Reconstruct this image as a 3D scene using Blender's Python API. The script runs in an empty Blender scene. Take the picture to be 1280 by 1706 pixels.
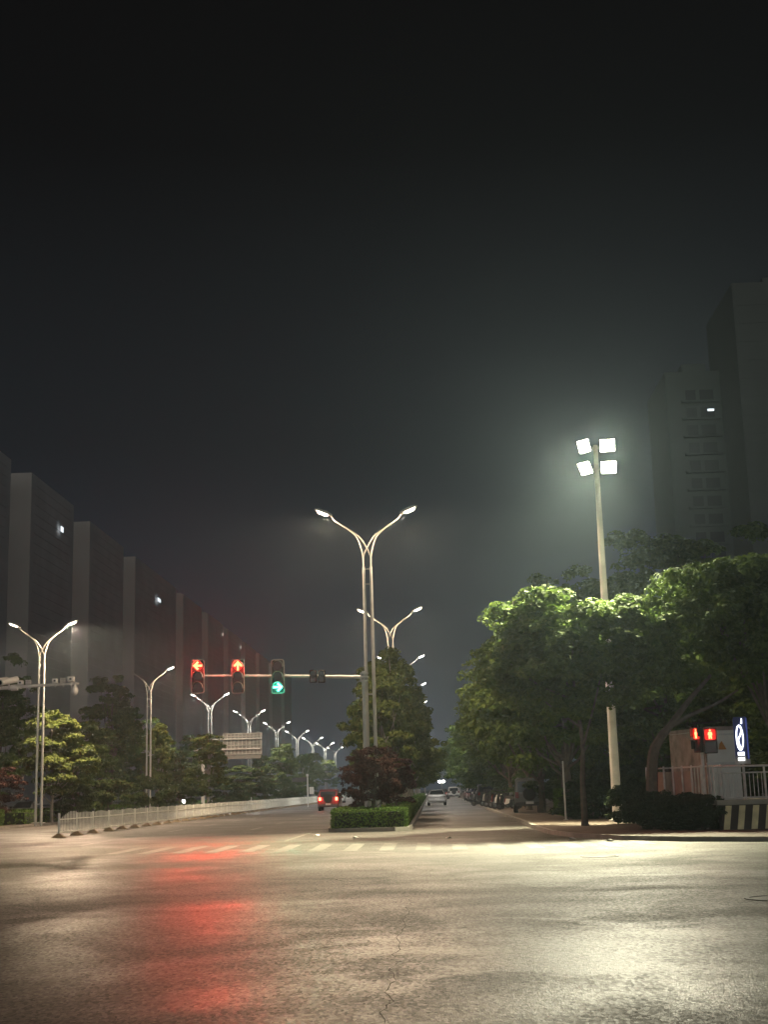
import bpy, math, random
import numpy as np
from mathutils import Vector, Matrix, Euler
R = math.radians
random.seed(7)
sc = bpy.context.scene
col = sc.collection

# ------------------------------------------------------------------ camera
CAM_F, CAM_YAW, CAM_PITCH, CAM_ROLL = 2247.7, -.0294, .2030, .0278
CAM_Z = 1.6
F_ = np.array([math.sin(CAM_YAW)*math.cos(CAM_PITCH), math.cos(CAM_YAW)*math.cos(CAM_PITCH), math.sin(CAM_PITCH)])
R0 = np.array([math.cos(CAM_YAW), -math.sin(CAM_YAW), 0.])
U0 = np.cross(R0, F_)
R_ = math.cos(CAM_ROLL)*R0 - math.sin(CAM_ROLL)*U0
U_ = math.sin(CAM_ROLL)*R0 + math.cos(CAM_ROLL)*U0
cd = bpy.data.cameras.new('camera'); cam = bpy.data.objects.new('camera', cd); col.objects.link(cam)
cam.matrix_world = Matrix(((R_[0], U_[0], -F_[0], 0), (R_[1], U_[1], -F_[1], 0), (R_[2], U_[2], -F_[2], CAM_Z), (0, 0, 0, 1)))
cd.sensor_fit = 'VERTICAL'; cd.sensor_height = 36; cd.lens = 36*CAM_F/1706
cd.clip_start = .1; cd.clip_end = 5000
sc.camera = cam

def at(px, py, Y):
    """world point seen at photo pixel px,py on the vertical plane at distance Y"""
    d = F_*CAM_F + R_*(px-640) - U_*(py-853)
    t = Y/d[1]
    return Vector((d[0]*t, Y, CAM_Z + d[2]*t))

# ------------------------------------------------------------------ night sky
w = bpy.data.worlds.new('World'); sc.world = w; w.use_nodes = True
nt = w.node_tree; nt.nodes.clear()
wo = nt.nodes.new('ShaderNodeOutputWorld'); bg = nt.nodes.new('ShaderNodeBackground')
tc = nt.nodes.new('ShaderNodeTexCoord'); sx = nt.nodes.new('ShaderNodeSeparateXYZ')
rp = nt.nodes.new('ShaderNodeValToRGB')
nt.links.new(tc.outputs['Generated'], sx.inputs[0]); nt.links.new(sx.outputs['Z'], rp.inputs[0])
# added fill: a broad low sky glow centred on -Y, for an unseen town
mr1 = nt.nodes.new('ShaderNodeMapRange'); mr1.inputs[1].default_value = .70; mr1.inputs[2].default_value = -.60; mr1.inputs[3].default_value = 0; mr1.inputs[4].default_value = 1
mr2 = nt.nodes.new('ShaderNodeMapRange'); mr2.inputs[1].default_value = .45; mr2.inputs[2].default_value = .05; mr2.inputs[3].default_value = 0; mr2.inputs[4].default_value = 1
mul = nt.nodes.new('ShaderNodeMath'); mul.operation = 'MULTIPLY'
nt.links.new(sx.outputs['Y'], mr1.inputs[0]); nt.links.new(sx.outputs['Z'], mr2.inputs[0]); nt.links.new(mr1.outputs[0], mul.inputs[0]); nt.links.new(mr2.outputs[0], mul.inputs[1])
gl = nt.nodes.new('ShaderNodeMix'); gl.data_type = 'RGBA'; gl.blend_type = 'ADD'; gl.inputs[7].default_value = (.10, .105, .105, 1)
nt.links.new(mul.outputs[0], gl.inputs[0]); nt.links.new(rp.outputs[0], gl.inputs[6]); 
# second added fill: bright sky band above the -Y horizon, lights camera-facing surfaces
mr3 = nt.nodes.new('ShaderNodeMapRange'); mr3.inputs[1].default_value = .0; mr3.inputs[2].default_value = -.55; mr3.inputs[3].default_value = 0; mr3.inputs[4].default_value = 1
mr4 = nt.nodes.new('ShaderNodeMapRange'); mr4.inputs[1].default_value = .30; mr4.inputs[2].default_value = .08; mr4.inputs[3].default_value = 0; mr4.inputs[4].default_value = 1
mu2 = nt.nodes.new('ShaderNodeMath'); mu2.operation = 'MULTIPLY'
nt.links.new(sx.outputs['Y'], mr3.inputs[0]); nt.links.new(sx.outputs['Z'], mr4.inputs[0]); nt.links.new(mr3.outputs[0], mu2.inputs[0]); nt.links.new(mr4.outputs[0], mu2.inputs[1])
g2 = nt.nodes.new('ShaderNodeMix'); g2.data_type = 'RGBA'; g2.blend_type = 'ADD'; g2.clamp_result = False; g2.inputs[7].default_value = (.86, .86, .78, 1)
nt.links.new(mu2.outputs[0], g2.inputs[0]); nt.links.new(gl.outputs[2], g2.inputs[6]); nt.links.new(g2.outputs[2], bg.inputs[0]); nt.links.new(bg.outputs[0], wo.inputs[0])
cr = rp.color_ramp                                   # town glow low down, black-brown overhead
cr.elements[0].position = 0; cr.elements[0].color = (.040, .047, .064, 1)
cr.elements[1].position = .75; cr.elements[1].color = (.0030, .0024, .0022, 1)
for p, c in ((.10, (.030, .034, .043)), (.25, (.0135, .0155, .0175)), (.45, (.0042, .0040, .0041))):
    e = cr.elements.new(p); e.color = (*c, 1)
bg.inputs[1].default_value = 1.0
sc.view_settings.view_transform = 'Standard'; sc.view_settings.look = 'None'
sc.view_settings.exposure = 0; sc.view_settings.gamma = 1
sc.render.engine = 'CYCLES'
cy = sc.cycles
cy.max_bounces = 5; cy.diffuse_bounces = 2; cy.glossy_bounces = 2; cy.transmission_bounces = 3; cy.transparent_max_bounces = 4
cy.volume_bounces = 0
cy.sample_clamp_indirect = 4; cy.sample_clamp_direct = 0
cy.caustics_reflective = False; cy.caustics_refractive = False
cy.use_light_tree = True
cy.use_denoising = True
try: cy.denoiser = 'OPENIMAGEDENOISE'
except Exception: pass

# light levels
FLOOD_W, FLOOD_SPILL_W = 3300, 19000
LAMP_W = 4300
HAZE = .00058

# ------------------------------------------------------------------ helpers
class MB:
    """collects shapes that become one mesh"""
    def __init__(s): s.v = []; s.f = []; s.m = []; s.mi = 0
    def add(s, vs, fs):
        o = len(s.v); s.v += [tuple(v) for v in vs]
        s.f += [tuple(i+o for i in f) for f in fs]; s.m += [s.mi]*len(fs); return s
    def box(s, c, d, rot=None):
        x, y, z = d[0]/2, d[1]/2, d[2]/2
        vs = [Vector((sx_*x, sy_*y, sz_*z)) for sz_ in (-1, 1) for sy_ in (-1, 1) for sx_ in (-1, 1)]
        if rot:
            m = Euler(rot).to_matrix(); vs = [m @ v for v in vs]
        vs = [v + Vector(c) for v in vs]
        return s.add(vs, [(0, 2, 3, 1), (4, 5, 7, 6), (0, 1, 5, 4), (1, 3, 7, 5), (3, 2, 6, 7), (2, 0, 4, 6)])
    def tube(s, pts, rad, n=8, cap=True):
        pts = [Vector(p) for p in pts]
        if not isinstance(rad, (list, tuple)): rad = [rad]*len(pts)
        vs = []; fs = []
        up = None
        for i, p in enumerate(pts):
            t = (pts[min(i+1, len(pts)-1)] - pts[max(i-1, 0)]).normalized()
            if up is None:
                up = Vector((1, 0, 0)) if abs(t.x) < .9 else Vector((0, 1, 0))
            a = t.cross(up).normalized(); b = a.cross(t).normalized(); up = b
            for k in range(n):
                an = 2*math.pi*k/n
                vs.append(p + (a*math.cos(an) + b*math.sin(an))*rad[i])
        for i in range(len(pts)-1):
            for k in range(n):
                fs.append((i*n+k, i*n+(k+1) % n, (i+1)*n+(k+1) % n, (i+1)*n+k))
        if cap:
            fs.append(tuple(range(n-1, -1, -1))); fs.append(tuple((len(pts)-1)*n+k for k in range(n)))
        return s.add(vs, fs)
    def prism(s, poly, axis, a, b):
        """poly of 2-D points pushed along axis from a to b; the 2-D plane is the two other axes in xyz order"""
        n = len(poly)
        def P(q, h):
            if axis == 'x': return (h, q[0], q[1])
            if axis == 'y': return (q[0], h, q[1])
            return (q[0], q[1], h)
        vs = [P(q, a) for q in poly] + [P(q, b) for q in poly]
        fs = [tuple(range(n)), tuple(range(2*n-1, n-1, -1))] + [(i, i+n, (i+1) % n+n, (i+1) % n) for i in range(n)]
        return s.add(vs, fs)
    def disc(s, c, r, axis, t, n=16):
        p = Vector(c); d = {'x': Vector((1, 0, 0)), 'y': Vector((0, 1, 0)), 'z': Vector((0, 0, 1))}[axis]
        return s.tube([p-d*t/2, p+d*t/2], r, n)
    def mesh(s, name, mats, smooth=False):
        me = bpy.data.meshes.new(name); me.from_pydata(s.v, [], s.f)
        for m in (mats if isinstance(mats, (list, tuple)) else [mats]): me.materials.append(m)
        if any(s.m): me.polygons.foreach_set('material_index', s.m)
        import bmesh
        bm = bmesh.new(); bm.from_mesh(me); bmesh.ops.recalc_face_normals(bm, faces=bm.faces); bm.to_mesh(me); bm.free()
        if smooth:
            me.polygons.foreach_set('use_smooth', [True]*len(me.polygons))
            try: me.set_sharp_from_angle(angle=R(40))
            except Exception: pass
        me.update(); return me
    def build(s, name, mats, parent=None, smooth=False, bevel=0):
        o = bpy.data.objects.new(name, s.mesh(name, mats, smooth)); col.objects.link(o)
        if parent: o.parent = parent
        if bevel:
            b = o.modifiers.new('bevel', 'BEVEL'); b.width = bevel; b.segments = 2; b.limit_method = 'ANGLE'
        return o

def tag(o, label=None, cat=None, group=None, kind=None):
    if label: o['label'] = label
    if cat: o['category'] = cat
    if group: o['group'] = group
    if kind: o['kind'] = kind
    return o
def thing(name, label, cat, loc=(0, 0, 0), rz=0, group=None):
    o = bpy.data.objects.new(name, None); col.objects.link(o)
    o.location = loc; o.rotation_euler = (0, 0, rz); o.empty_display_size = .3
    return tag(o, label, cat, group)
def copy_tree(o, parent=None):
    c = o.copy(); col.objects.link(c)
    if parent: c.parent = parent
    for ch in list(o.children): copy_tree(ch, c)
    return c
def smooth_path(pts, k=6):
    """Catmull-Rom through pts"""
    P = [Vector(p) for p in pts]; P = [P[0]*2-P[1]] + P + [P[-1]*2-P[-2]]
    out = []
    for i in range(1, len(P)-2):
        for j in range(k):
            t = j/k; a, b, c, d = P[i-1], P[i], P[i+1], P[i+2]
            out.append(.5*((2*b)+(c-a)*t+(2*a-5*b+4*c-d)*t*t+(3*b-a-3*c+d)*t**3))
    out.append(P[-2]); return out

# ------------------------------------------------------------------ materials
def mat(name, base, rough=.6, metal=0., noise=0., nscale=3., bump=0., bscale=30., spec=.5, rvar=0., coat=0.):
    m = bpy.data.materials.new(name); m.use_nodes = True
    n = m.node_tree; p = n.nodes['Principled BSDF']
    p.inputs['Base Color'].default_value = (*base, 1); p.inputs['Roughness'].default_value = rough
    p.inputs['Metallic'].default_value = metal; p.inputs['Specular IOR Level'].default_value = spec
    if coat: p.inputs['Coat Weight'].default_value = coat; p.inputs['Coat Roughness'].default_value = .08
    if noise or bump or rvar:
        t = n.nodes.new('ShaderNodeTexCoord')
    if noise or rvar:
        x = n.nodes.new('ShaderNodeTexNoise'); x.inputs['Scale'].default_value = nscale; x.inputs['Detail'].default_value = 6
        n.links.new(t.outputs['Object'], x.inputs['Vector'])
        if noise:
            mr = n.nodes.new('ShaderNodeMapRange'); mr.inputs[1].default_value = .25; mr.inputs[2].default_value = .75
            mr.inputs[3].default_value = 1-noise; mr.inputs[4].default_value = 1+noise
            n.links.new(x.outputs['Fac'], mr.inputs[0])
            mm = n.nodes.new('ShaderNodeMix'); mm.data_type = 'RGBA'; mm.blend_type = 'MULTIPLY'; mm.inputs[0].default_value = 1
            mm.inputs[6].default_value = (*base, 1); n.links.new(mr.outputs[0], mm.inputs[7])
            n.links.new(mm.outputs[2], p.inputs['Base Color'])
        if rvar:
            m2 = n.nodes.new('ShaderNodeMapRange'); m2.inputs[1].default_value = .3; m2.inputs[2].default_value = .7
            m2.inputs[3].default_value = max(.05, rough-rvar); m2.inputs[4].default_value = min(1, rough+rvar)
            n.links.new(x.outputs['Fac'], m2.inputs[0]); n.links.new(m2.outputs[0], p.inputs['Roughness'])
    if bump:
        y = n.nodes.new('ShaderNodeTexNoise'); y.inputs['Scale'].default_value = bscale; y.inputs['Detail'].default_value = 4
        n.links.new(t.outputs['Object'], y.inputs['Vector'])
        b = n.nodes.new('ShaderNodeBump'); b.inputs['Strength'].default_value = bump; b.inputs['Distance'].default_value = .02
        n.links.new(y.outputs['Fac'], b.inputs['Height']); n.links.new(b.outputs[0], p.inputs['Normal'])
    return m
def emit(name, c, s):
    m = bpy.data.materials.new(name); m.use_nodes = True
    p = m.node_tree.nodes['Principled BSDF']; p.inputs['Base Color'].default_value = (.05, .05, .05, 1)
    p.inputs['Emission Color'].default_value = (*c, 1); p.inputs['Emission Strength'].default_value = s
    p.inputs['Roughness'].default_value = .4
    return m
def leaf_mat(name, a, b, trans=.25):
    m = bpy.data.materials.new(name); m.use_nodes = True; n = m.node_tree; p = n.nodes['Principled BSDF']
    g = n.nodes.new('ShaderNodeNewGeometry'); r = n.nodes.new('ShaderNodeValToRGB')
    r.color_ramp.elements[0].color = (*a, 1); r.color_ramp.elements[1].color = (*b, 1)
    n.links.new(g.outputs['Random Per Island'], r.inputs[0])
    n.links.new(r.outputs[0], p.inputs['Base Color']); p.inputs['Roughness'].default_value = .75
    p.inputs['Specular IOR Level'].default_value = .08
    tr = n.nodes.new('ShaderNodeBsdfTranslucent'); mx = n.nodes.new('ShaderNodeMixShader'); mx.inputs[0].default_value = trans
    n.links.new(r.outputs[0], tr.inputs[0]); o = n.nodes['Material Output']
    n.links.new(p.outputs[0], mx.inputs[1]); n.links.new(tr.outputs[0], mx.inputs[2]); n.links.new(mx.outputs[0], o.inputs['Surface'])
    return m
def asphalt(name, base, wet, grain, crackle=True):
    """asphalt: stone grain, worn smooth patches that gleam, dark oil stains, cracks"""
    m = bpy.data.materials.new(name); m.use_nodes = True; n = m.node_tree; p = n.nodes['Principled BSDF']
    N = n.nodes.new; L = n.links.new
    g = N('ShaderNodeNewGeometry')
    def noise(sc_, det=5, dist=0, stretch=None):
        x = N('ShaderNodeTexNoise'); x.inputs['Scale'].default_value = sc_; x.inputs['Detail'].default_value = det
        x.inputs['Distortion'].default_value = dist
        if stretch:
            mp = N('ShaderNodeMapping'); mp.inputs['Scale'].default_value = stretch; L(g.outputs['Position'], mp.inputs[0]); L(mp.outputs[0], x.inputs['Vector'])
        else: L(g.outputs['Position'], x.inputs['Vector'])
        return x.outputs['Fac']
    def rng(v, a, b, c, d):
        x = N('ShaderNodeMapRange'); x.inputs[1].default_value = a; x.inputs[2].default_value = b; x.inputs[3].default_value = c; x.inputs[4].default_value = d
        L(v, x.inputs[0]); return x.outputs[0]
    def math_(op, a, b):
        x = N('ShaderNodeMath'); x.operation = op
        for i, v in enumerate((a, b)):
            if isinstance(v, (int, float)): x.inputs[i].default_value = v
            else: L(v, x.inputs[i])
        return x.outputs[0]
    patch = noise(.11, 7, .8)                         # metre-wide worn patches
    blot = noise(.45, 6, 1.2)                         # oil and damp blotches
    streak = noise(.6, 4, .2, (.18, 2.2, 1))          # sweep streaks across the junction
    fine = noise(1.4, 3, .1, (.22, 5.0, 1))
    stone = noise(grain, 3, 0, (1, .42, 1))
    vor = N('ShaderNodeTexVoronoi'); vor.inputs['Scale'].default_value = grain*.62
    mp = N('ShaderNodeMapping'); mp.inputs['Scale'].default_value = (1, .45, 1); L(g.outputs['Position'], mp.inputs[0]); L(mp.outputs[0], vor.inputs['Vector'])
    sv = N('ShaderNodeSeparateColor'); L(vor.outputs['Color'], sv.inputs[0])
    t1 = rng(patch, .35, .65, .86, 1.10); t2 = rng(streak, .3, .7, .92, 1.07); t5 = rng(fine, .3, .7, .92, 1.08)
    t3 = rng(sv.outputs[0], .0, 1., .38, 1.62); t6 = rng(stone, .3, .7, .72, 1.28); t4 = rng(blot, .34, .46, .74, 1.0)
    tone = math_('MULTIPLY', math_('MULTIPLY', math_('MULTIPLY', t1, t2), math_('MULTIPLY', t3, t4)), math_('MULTIPLY', t5, t6))
    mm = N('ShaderNodeMix'); mm.data_type = 'RGBA'; mm.blend_type = 'MULTIPLY'; mm.inputs[0].default_value = 1
    mm.inputs[6].default_value = (*base, 1); L(tone, mm.inputs[7])
    L(mm.outputs[2], p.inputs['Base Color'])
    r0 = rng(patch, .47, .57, wet[1], wet[0]); r1 = rng(blot, .40, .62, .05, -.06); r2 = rng(sv.outputs[1], 0, 1, -.08, .10)
    # a polished, damp stretch of the near lanes
    sp_ = N('ShaderNodeSeparateXYZ'); L(g.outputs['Position'], sp_.inputs[0])
    ex = math_('MULTIPLY', math_('SUBTRACT', sp_.outputs['X'], 3.0), .2); ey = math_('MULTIPLY', math_('SUBTRACT', sp_.outputs['Y'], 14.2), .3)
    far = math_('SQRT', math_('ADD', math_('ADD', math_('MULTIPLY', ex, ex), math_('MULTIPLY', ey, ey)), .01), 0)
    damp = rng(math_('ADD', far, math_('MULTIPLY', math_('SUBTRACT', noise(.7, 6, 1.), .5), 2.2)), .55, 1.0, -.15, 0)
    L(math_('MAXIMUM', math_('ADD', math_('ADD', math_('ADD', r0, r1), r2), damp), .33), p.inputs['Roughness'])
    p.inputs['Specular IOR Level'].default_value = .45
    b = N('ShaderNodeBump'); b.inputs['Strength'].default_value = .6; b.inputs['Distance'].default_value = .008
    L(math_('ADD', stone, math_('MULTIPLY', sv.outputs[2], .6)), b.inputs['Height'])
    b2 = N('ShaderNodeBump'); b2.inputs['Strength'].default_value = .35; b2.inputs['Distance'].default_value = .012
    L(math_('ADD', noise(1.6, 5), math_('MULTIPLY', fine, .5)), b2.inputs['Height']); L(b2.outputs[0], b.inputs['Normal']); L(b.outputs[0], p.inputs['Normal'])
    return m

M = dict(
    junction=asphalt('junction asphalt', (.080, .081, .058), (.44, .58), 58),
    road=asphalt('road asphalt', (.088, .078, .068), (.52, .66), 60),
    pave=mat('pavement', (.13, .10, .078), .8, noise=.35, nscale=1.2, bump=.3, bscale=14),
    soil=mat('soil', (.045, .038, .028), .95, noise=.4, nscale=.8),
    kerb=mat('kerb stone', (.26, .24, .21), .75, noise=.25, nscale=2.5, bump=.2, bscale=25),
    paint=mat('worn road paint', (.24, .235, .20), .65, noise=.5, nscale=4),
    crack=mat('road crack', (.045, .042, .034), .95),
    galv=mat('galvanised steel', (.55, .55, .52), .42, metal=.35, noise=.18, nscale=2.5),
    white_metal=mat('white enamel', (.72, .72, .69), .45, noise=.12, nscale=4),
    dark_metal=mat('dark metal', (.06, .06, .065), .5, noise=.2, nscale=5),
    flood_pole=mat('flood pole paint', (.60, .57, .51), .55, noise=.22, nscale=1.7, bump=.1, bscale=12),
    sign_back=mat('sign back', (.36, .36, .35), .6, noise=.15, nscale=2),
    sign_rib=mat('sign rib', (.60, .60, .58), .5, noise=.15, nscale=2),
    fence=mat('fence enamel', (.86, .88, .80), .5, noise=.15, nscale=3),
    rubber=mat('rubber', (.05, .045, .04), .8, noise=.3, nscale=6),
    foot=mat('fence foot', (.20, .15, .09), .8, noise=.4, nscale=6),
    bark=mat('bark', (.115, .095, .072), .9, noise=.4, nscale=4, bump=.6, bscale=9),
    pale_bark=mat('lime-washed bark', (.30, .28, .24), .9, noise=.3, nscale=4, bump=.4, bscale=9),
    hedge_core=mat('hedge twigs', (.020, .026, .012), .95, noise=.4, nscale=6),
    leaf_broad=leaf_mat('broad leaf', (.060, .105, .024), (.135, .190, .045)),
    leaf_row=leaf_mat('street tree leaf', (.068, .100, .026), (.150, .185, .050)),
    leaf_plum=leaf_mat('plum leaf', (.040, .018, .016), (.085, .040, .030), .15),
    leaf_shrub=leaf_mat('shrub leaf', (.050, .080, .028), (.095, .130, .045)),
    leaf_bush=leaf_mat('bush leaf', (.030, .050, .022), (.060, .088, .036)),
    leaf_hedge=leaf_mat('hedge leaf', (.055, .105, .022), (.125, .20, .045)),
    signal_black=mat('signal housing', (.028, .028, .030), .5, noise=.2, nscale=6),
    signal_grey=mat('signal border', (.50, .50, .47), .4, noise=.1, nscale=6),
    dark_lens=mat('unlit lens', (.035, .012, .012), .18),
    dark_glass=mat('dark glass', (.015, .018, .02), .08, spec=.6),
    chrome=mat('chrome', (.6, .6, .6), .15, metal=1, rvar=.05, nscale=5),
    tyre=mat('tyre', (.025, .025, .025), .85, noise=.2, nscale=10),
    red_paint=mat('red car paint', (.16, .006, .006), .3, coat=.6, noise=.06, nscale=2),
    silver_paint=mat('silver car paint', (.48, .49, .50), .28, metal=.5, coat=.5, noise=.05, nscale=2),
    black_paint=mat('black car paint', (.018, .019, .021), .3, coat=.5, noise=.05, nscale=2),
    white_paint=mat('white car paint', (.66, .66, .64), .35, coat=.4, noise=.05, nscale=2),
    slate_paint=mat('slate car paint', (.16, .17, .18), .35, coat=.4, noise=.05, nscale=2),
    blue_paint=mat('navy car paint', (.03, .04, .07), .3, coat=.5, noise=.05, nscale=2),
    plate=mat('number plate', (.62, .62, .62), .35, noise=.05, nscale=9),
    plate_blue=mat('blue number plate', (.04, .10, .40), .35, noise=.05, nscale=9),
    tail_off=mat('unlit tail lamp', (.16, .015, .012), .2),
    tail_on=emit('lit tail lamp', (1, .10, .05), 14),
    head_on=emit('lit headlamp', (1, .96, .88), 9),
    seat=mat('vinyl seat', (.03, .028, .027), .5, noise=.1, nscale=8),
    lens_warm=emit('warm lamp lens', (1, .80, .60), 26),
    lens_cool=emit('white lamp lens', (1, .95, .88), 20),
    lens_flood=emit('flood lamp lens', (1, .90, .62), 90),
    red_arrow=emit('red signal glow', (1, .06, .02), 20),
    red_face=emit('red signal face', (1, .010, .006), .75), green_face=emit('green signal face', (.0, .55, .25), .25),
    green_arrow=emit('green signal glow', (.10, 1, .62), 9),
    red_man=emit('red walker glow', (1, .07, .025), 14),
    neon=emit('white neon', (.92, .95, 1), 3.5),
    neon_blue=emit('blue glow', (.05, .07, .32), .55),
    lit_window=emit('lit window', (.86, .95, 1), 1.6),
    lit_warm=emit('lit window warm', (1, .86, .72), .8),
    sign_blue=mat('blue sign face', (.03, .045, .16), .45),
    tower_light=mat('pale tower render', (.52, .48, .45), .85, noise=.08, nscale=.1),
    tower_dark=mat('tower render', (.44, .43, .43), .85, noise=.15, nscale=.1),
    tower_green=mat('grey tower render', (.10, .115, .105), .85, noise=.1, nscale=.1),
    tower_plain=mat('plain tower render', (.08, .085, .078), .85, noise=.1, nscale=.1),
    window=mat('tower window', (.03, .034, .036), .3, spec=.3),
    kiosk_white=mat('kiosk panel', (.74, .72, .67), .6, noise=.08, nscale=3),
    kiosk_brown=mat('stained kiosk panel', (.30, .235, .20), .8, noise=.55, nscale=2.2, bump=.2, bscale=5),
    rail=mat('railing steel', (.60, .58, .54), .5, noise=.3, nscale=4),
    rail_panel=mat('rust brown sheet', (.34, .24, .19), .75, noise=.3, nscale=2),
    cream=mat('cream paint', (.72, .62, .36), .75, noise=.3, nscale=3),
    brown_stripe=mat('dark brown paint', (.055, .042, .033), .8, noise=.3, nscale=3),
    concrete=mat('concrete', (.33, .31, .26), .85, noise=.25, nscale=2, bump=.2, bscale=12),
    paper=mat('paper', (.7, .7, .66), .8, noise=.1, nscale=12),
    red_cloth=mat('red banner', (.40, .06, .05), .8, noise=.1, nscale=5),
    orange=mat('orange sticker', (.55, .22, .04), .6, noise=.1, nscale=8),
    green_sign=mat('pale road sign', (.45, .52, .47), .5, noise=.05, nscale=3),
    iron=mat('cast iron', (.04, .038, .035), .5, noise=.3, nscale=8, bump=.5, bscale=20),
)

# ------------------------------------------------------------------ setting
def slab(name, poly, z0, z1, m, kind='structure'):
    return tag(MB().prism(poly, 'z', z0, z1).build(name, m), kind=kind)
def sheet(name, poly, z, m):
    b = MB(); b.add([(x, y, z) for x, y in poly], [tuple(range(len(poly)))]); return tag(b.build(name, m), kind='structure')

sheet('ground', [(-1500, -400), (1500, -400), (1500, 2200), (-1500, 2200)], -.02, M['soil'])
# the junction in front, then the carriageways running away from it
CORNER = [(3.9, 62), (3.8, 52), (3.85, 46.5), (4.3, 43), (5.4, 40), (6.9, 38), (8.8, 36.5), (12, 34.9), (18, 33.8), (60, 33.2)]
LCORNER = [(-60, 61.5), (-40, 62.5), (-33, 65), (-28.6, 69.5), (-25.6, 75), (-24.5, 81), (-24.4, 90)]
sheet('junction_road', [(-120, -60), (120, -60), (120, 47), (-120, 47)], 0, M['junction'])
sheet('main_road', [(-120, 47), (120, 47), (120, 66), (-24.4, 66), (-24.4, 900), (-28, 900), (-120, 66)], -.008, M['road'])
sheet('main_carriageway', [(-25, 47.0), (5, 47.0), (5, 1200), (-25, 1200)], -.004, M['road'])
# right pavement with its kerb
rp_ = CORNER[:]
def offset(pl, d):
    out = []
    for i, p in enumerate(pl):
        a = Vector(pl[max(i-1, 0)]); b = Vector(pl[min(i+1, len(pl)-1)]); t = (b-a).normalized(); nrm = Vector((-t.y, t.x))
        out.append((p[0]+nrm.x*d, p[1]+nrm.y*d))
    return out
def kerb_line(name, pl, wd, h, z=0):
    inn = offset(pl, wd); b = MB(); n = len(pl)
    vs = [(x, y, z-.05) for x, y in pl] + [(x, y, z+h) for x, y in pl] + [(x, y, z+h) for x, y in inn] + [(x, y, z-.05) for x, y in inn]
    fs = []
    for i in range(n-1):
        for k in range(3): fs.append((k*n+i, k*n+i+1, (k+1)*n+i+1, (k+1)*n+i))
    fs += [(0, n, 2*n, 3*n), (n-1, 4*n-1, 3*n-1, 2*n-1)]
    return tag(b.add(vs, fs).build(name, M['kerb']), kind='structure')
full_r = [(3.9, 1000)] + CORNER
kerb_line('kerb', full_r, .16, .13)
inr = offset(full_r, .16)
slab('pavement', inr + [(60, 62), (30, 1000)], -.05, .125, M['pave'])
full_l = LCORNER + [(-24.4, 1000)]
kerb_line('kerb', full_l, .16, .14)
inl = offset(full_l, .16)
slab('planting_strip', inl + [(-30, 1000), (-30, 84), (-33, 76), (-40, 72), (-60, 71)], -.05, .12, M['soil'])
sheet('side_road', [(-44, 72.5), (-30.2, 72.5), (-30.2, 1000), (-44, 1000)], .004, M['road'])
# median island
MED = [(-4.3, 1000), (-4.3, 56.5), (-4.2, 55.4), (-3.7, 54.8), (-1.5, 54.3), (-1.0, 54.8), (-.86, 55.8), (-.86, 1000)]
kerb_line('kerb', MED, .14, .15)
slab('median_bed', offset(MED, .14), -.05, .14, M['soil'])

# crosswalk and lane lines
b = MB()
rs = random.Random(3)
for k in range(-9, 7):
    x = -.30 + k*1.0
    yn, yf = 37.0 - .28*(x), 41.9 - .28*x
    if k == 6: yn, yf = 37.0, 40.6
    vs = [(x-.2, yn, .005), (x+.2, yn-.08, .005), (x+.2, yf-.08, .005), (x-.2, yf, .005)]
    b.add(vs, [(0, 1, 2, 3)])
tag(b.build('crosswalk_marking', M['paint']), kind='structure')
b = MB()
for (x0, y0, x1, y1, wd) in ((-4.9, 55.0, -5.0, 46.0, .14), (-12.2, 52, -12.2, 47.5, .14)):
    b.add([(x0-wd/2, y0, .005), (x0+wd/2, y0, .005), (x1+wd/2, y1, .005), (x1-wd/2, y1, .005)], [(0, 1, 2, 3)])
for i in range(14):
    for x in (-8.2, -12.0):
        y = 62+i*10; b.add([(x-.07, y, .003), (x+.07, y, .003), (x+.07, y+4, .003), (x-.07, y+4, .003)], [(0, 1, 2, 3)])
tag(b.build('lane_marking', M['paint']), kind='structure')
# cracks in the junction
def gpt(px, py):
    d = F_*CAM_F + R_*(px-640) - U_*(py-853); t = -CAM_Z/d[2]; return Vector((d[0]*t, d[1]*t, 0))
def crack(pts, wd, seed):
    rs = random.Random(seed); P = [gpt(*p) for p in pts]; P = smooth_path(P, 14); vs = []; fs = []
    for i, p in enumerate(P):
        t = (P[min(i+1, len(P)-1)] - P[max(i-1, 0)]).normalized(); nn = Vector((-t.y, t.x, 0))
        q = p + nn*rs.uniform(-.03, .03) + nn*.035*math.sin(i*.9+seed); ww = wd*rs.uniform(.2, 1.2)
        vs += [(q.x-nn.x*ww, q.y-nn.y*ww, .0045), (q.x+nn.x*ww, q.y+nn.y*ww, .0045)]
        if i: fs.append((2*i-2, 2*i-1, 2*i+1, 2*i))
    return tag(MB().add(vs, fs).build('road_crack', M['crack']), kind='structure')
crack([(718, 1448), (712, 1470), (690, 1492), (678, 1520), (664, 1575), (656, 1630), (640, 1706)], .0045, 1)
crack([(655, 1466), (600, 1470), (540, 1463)], .02, 2)
crack([(0, 1440), (70, 1437), (150, 1432)], .05, 4)
crack([(100, 1462), (150, 1457), (205, 1459)], .03, 5)

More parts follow.
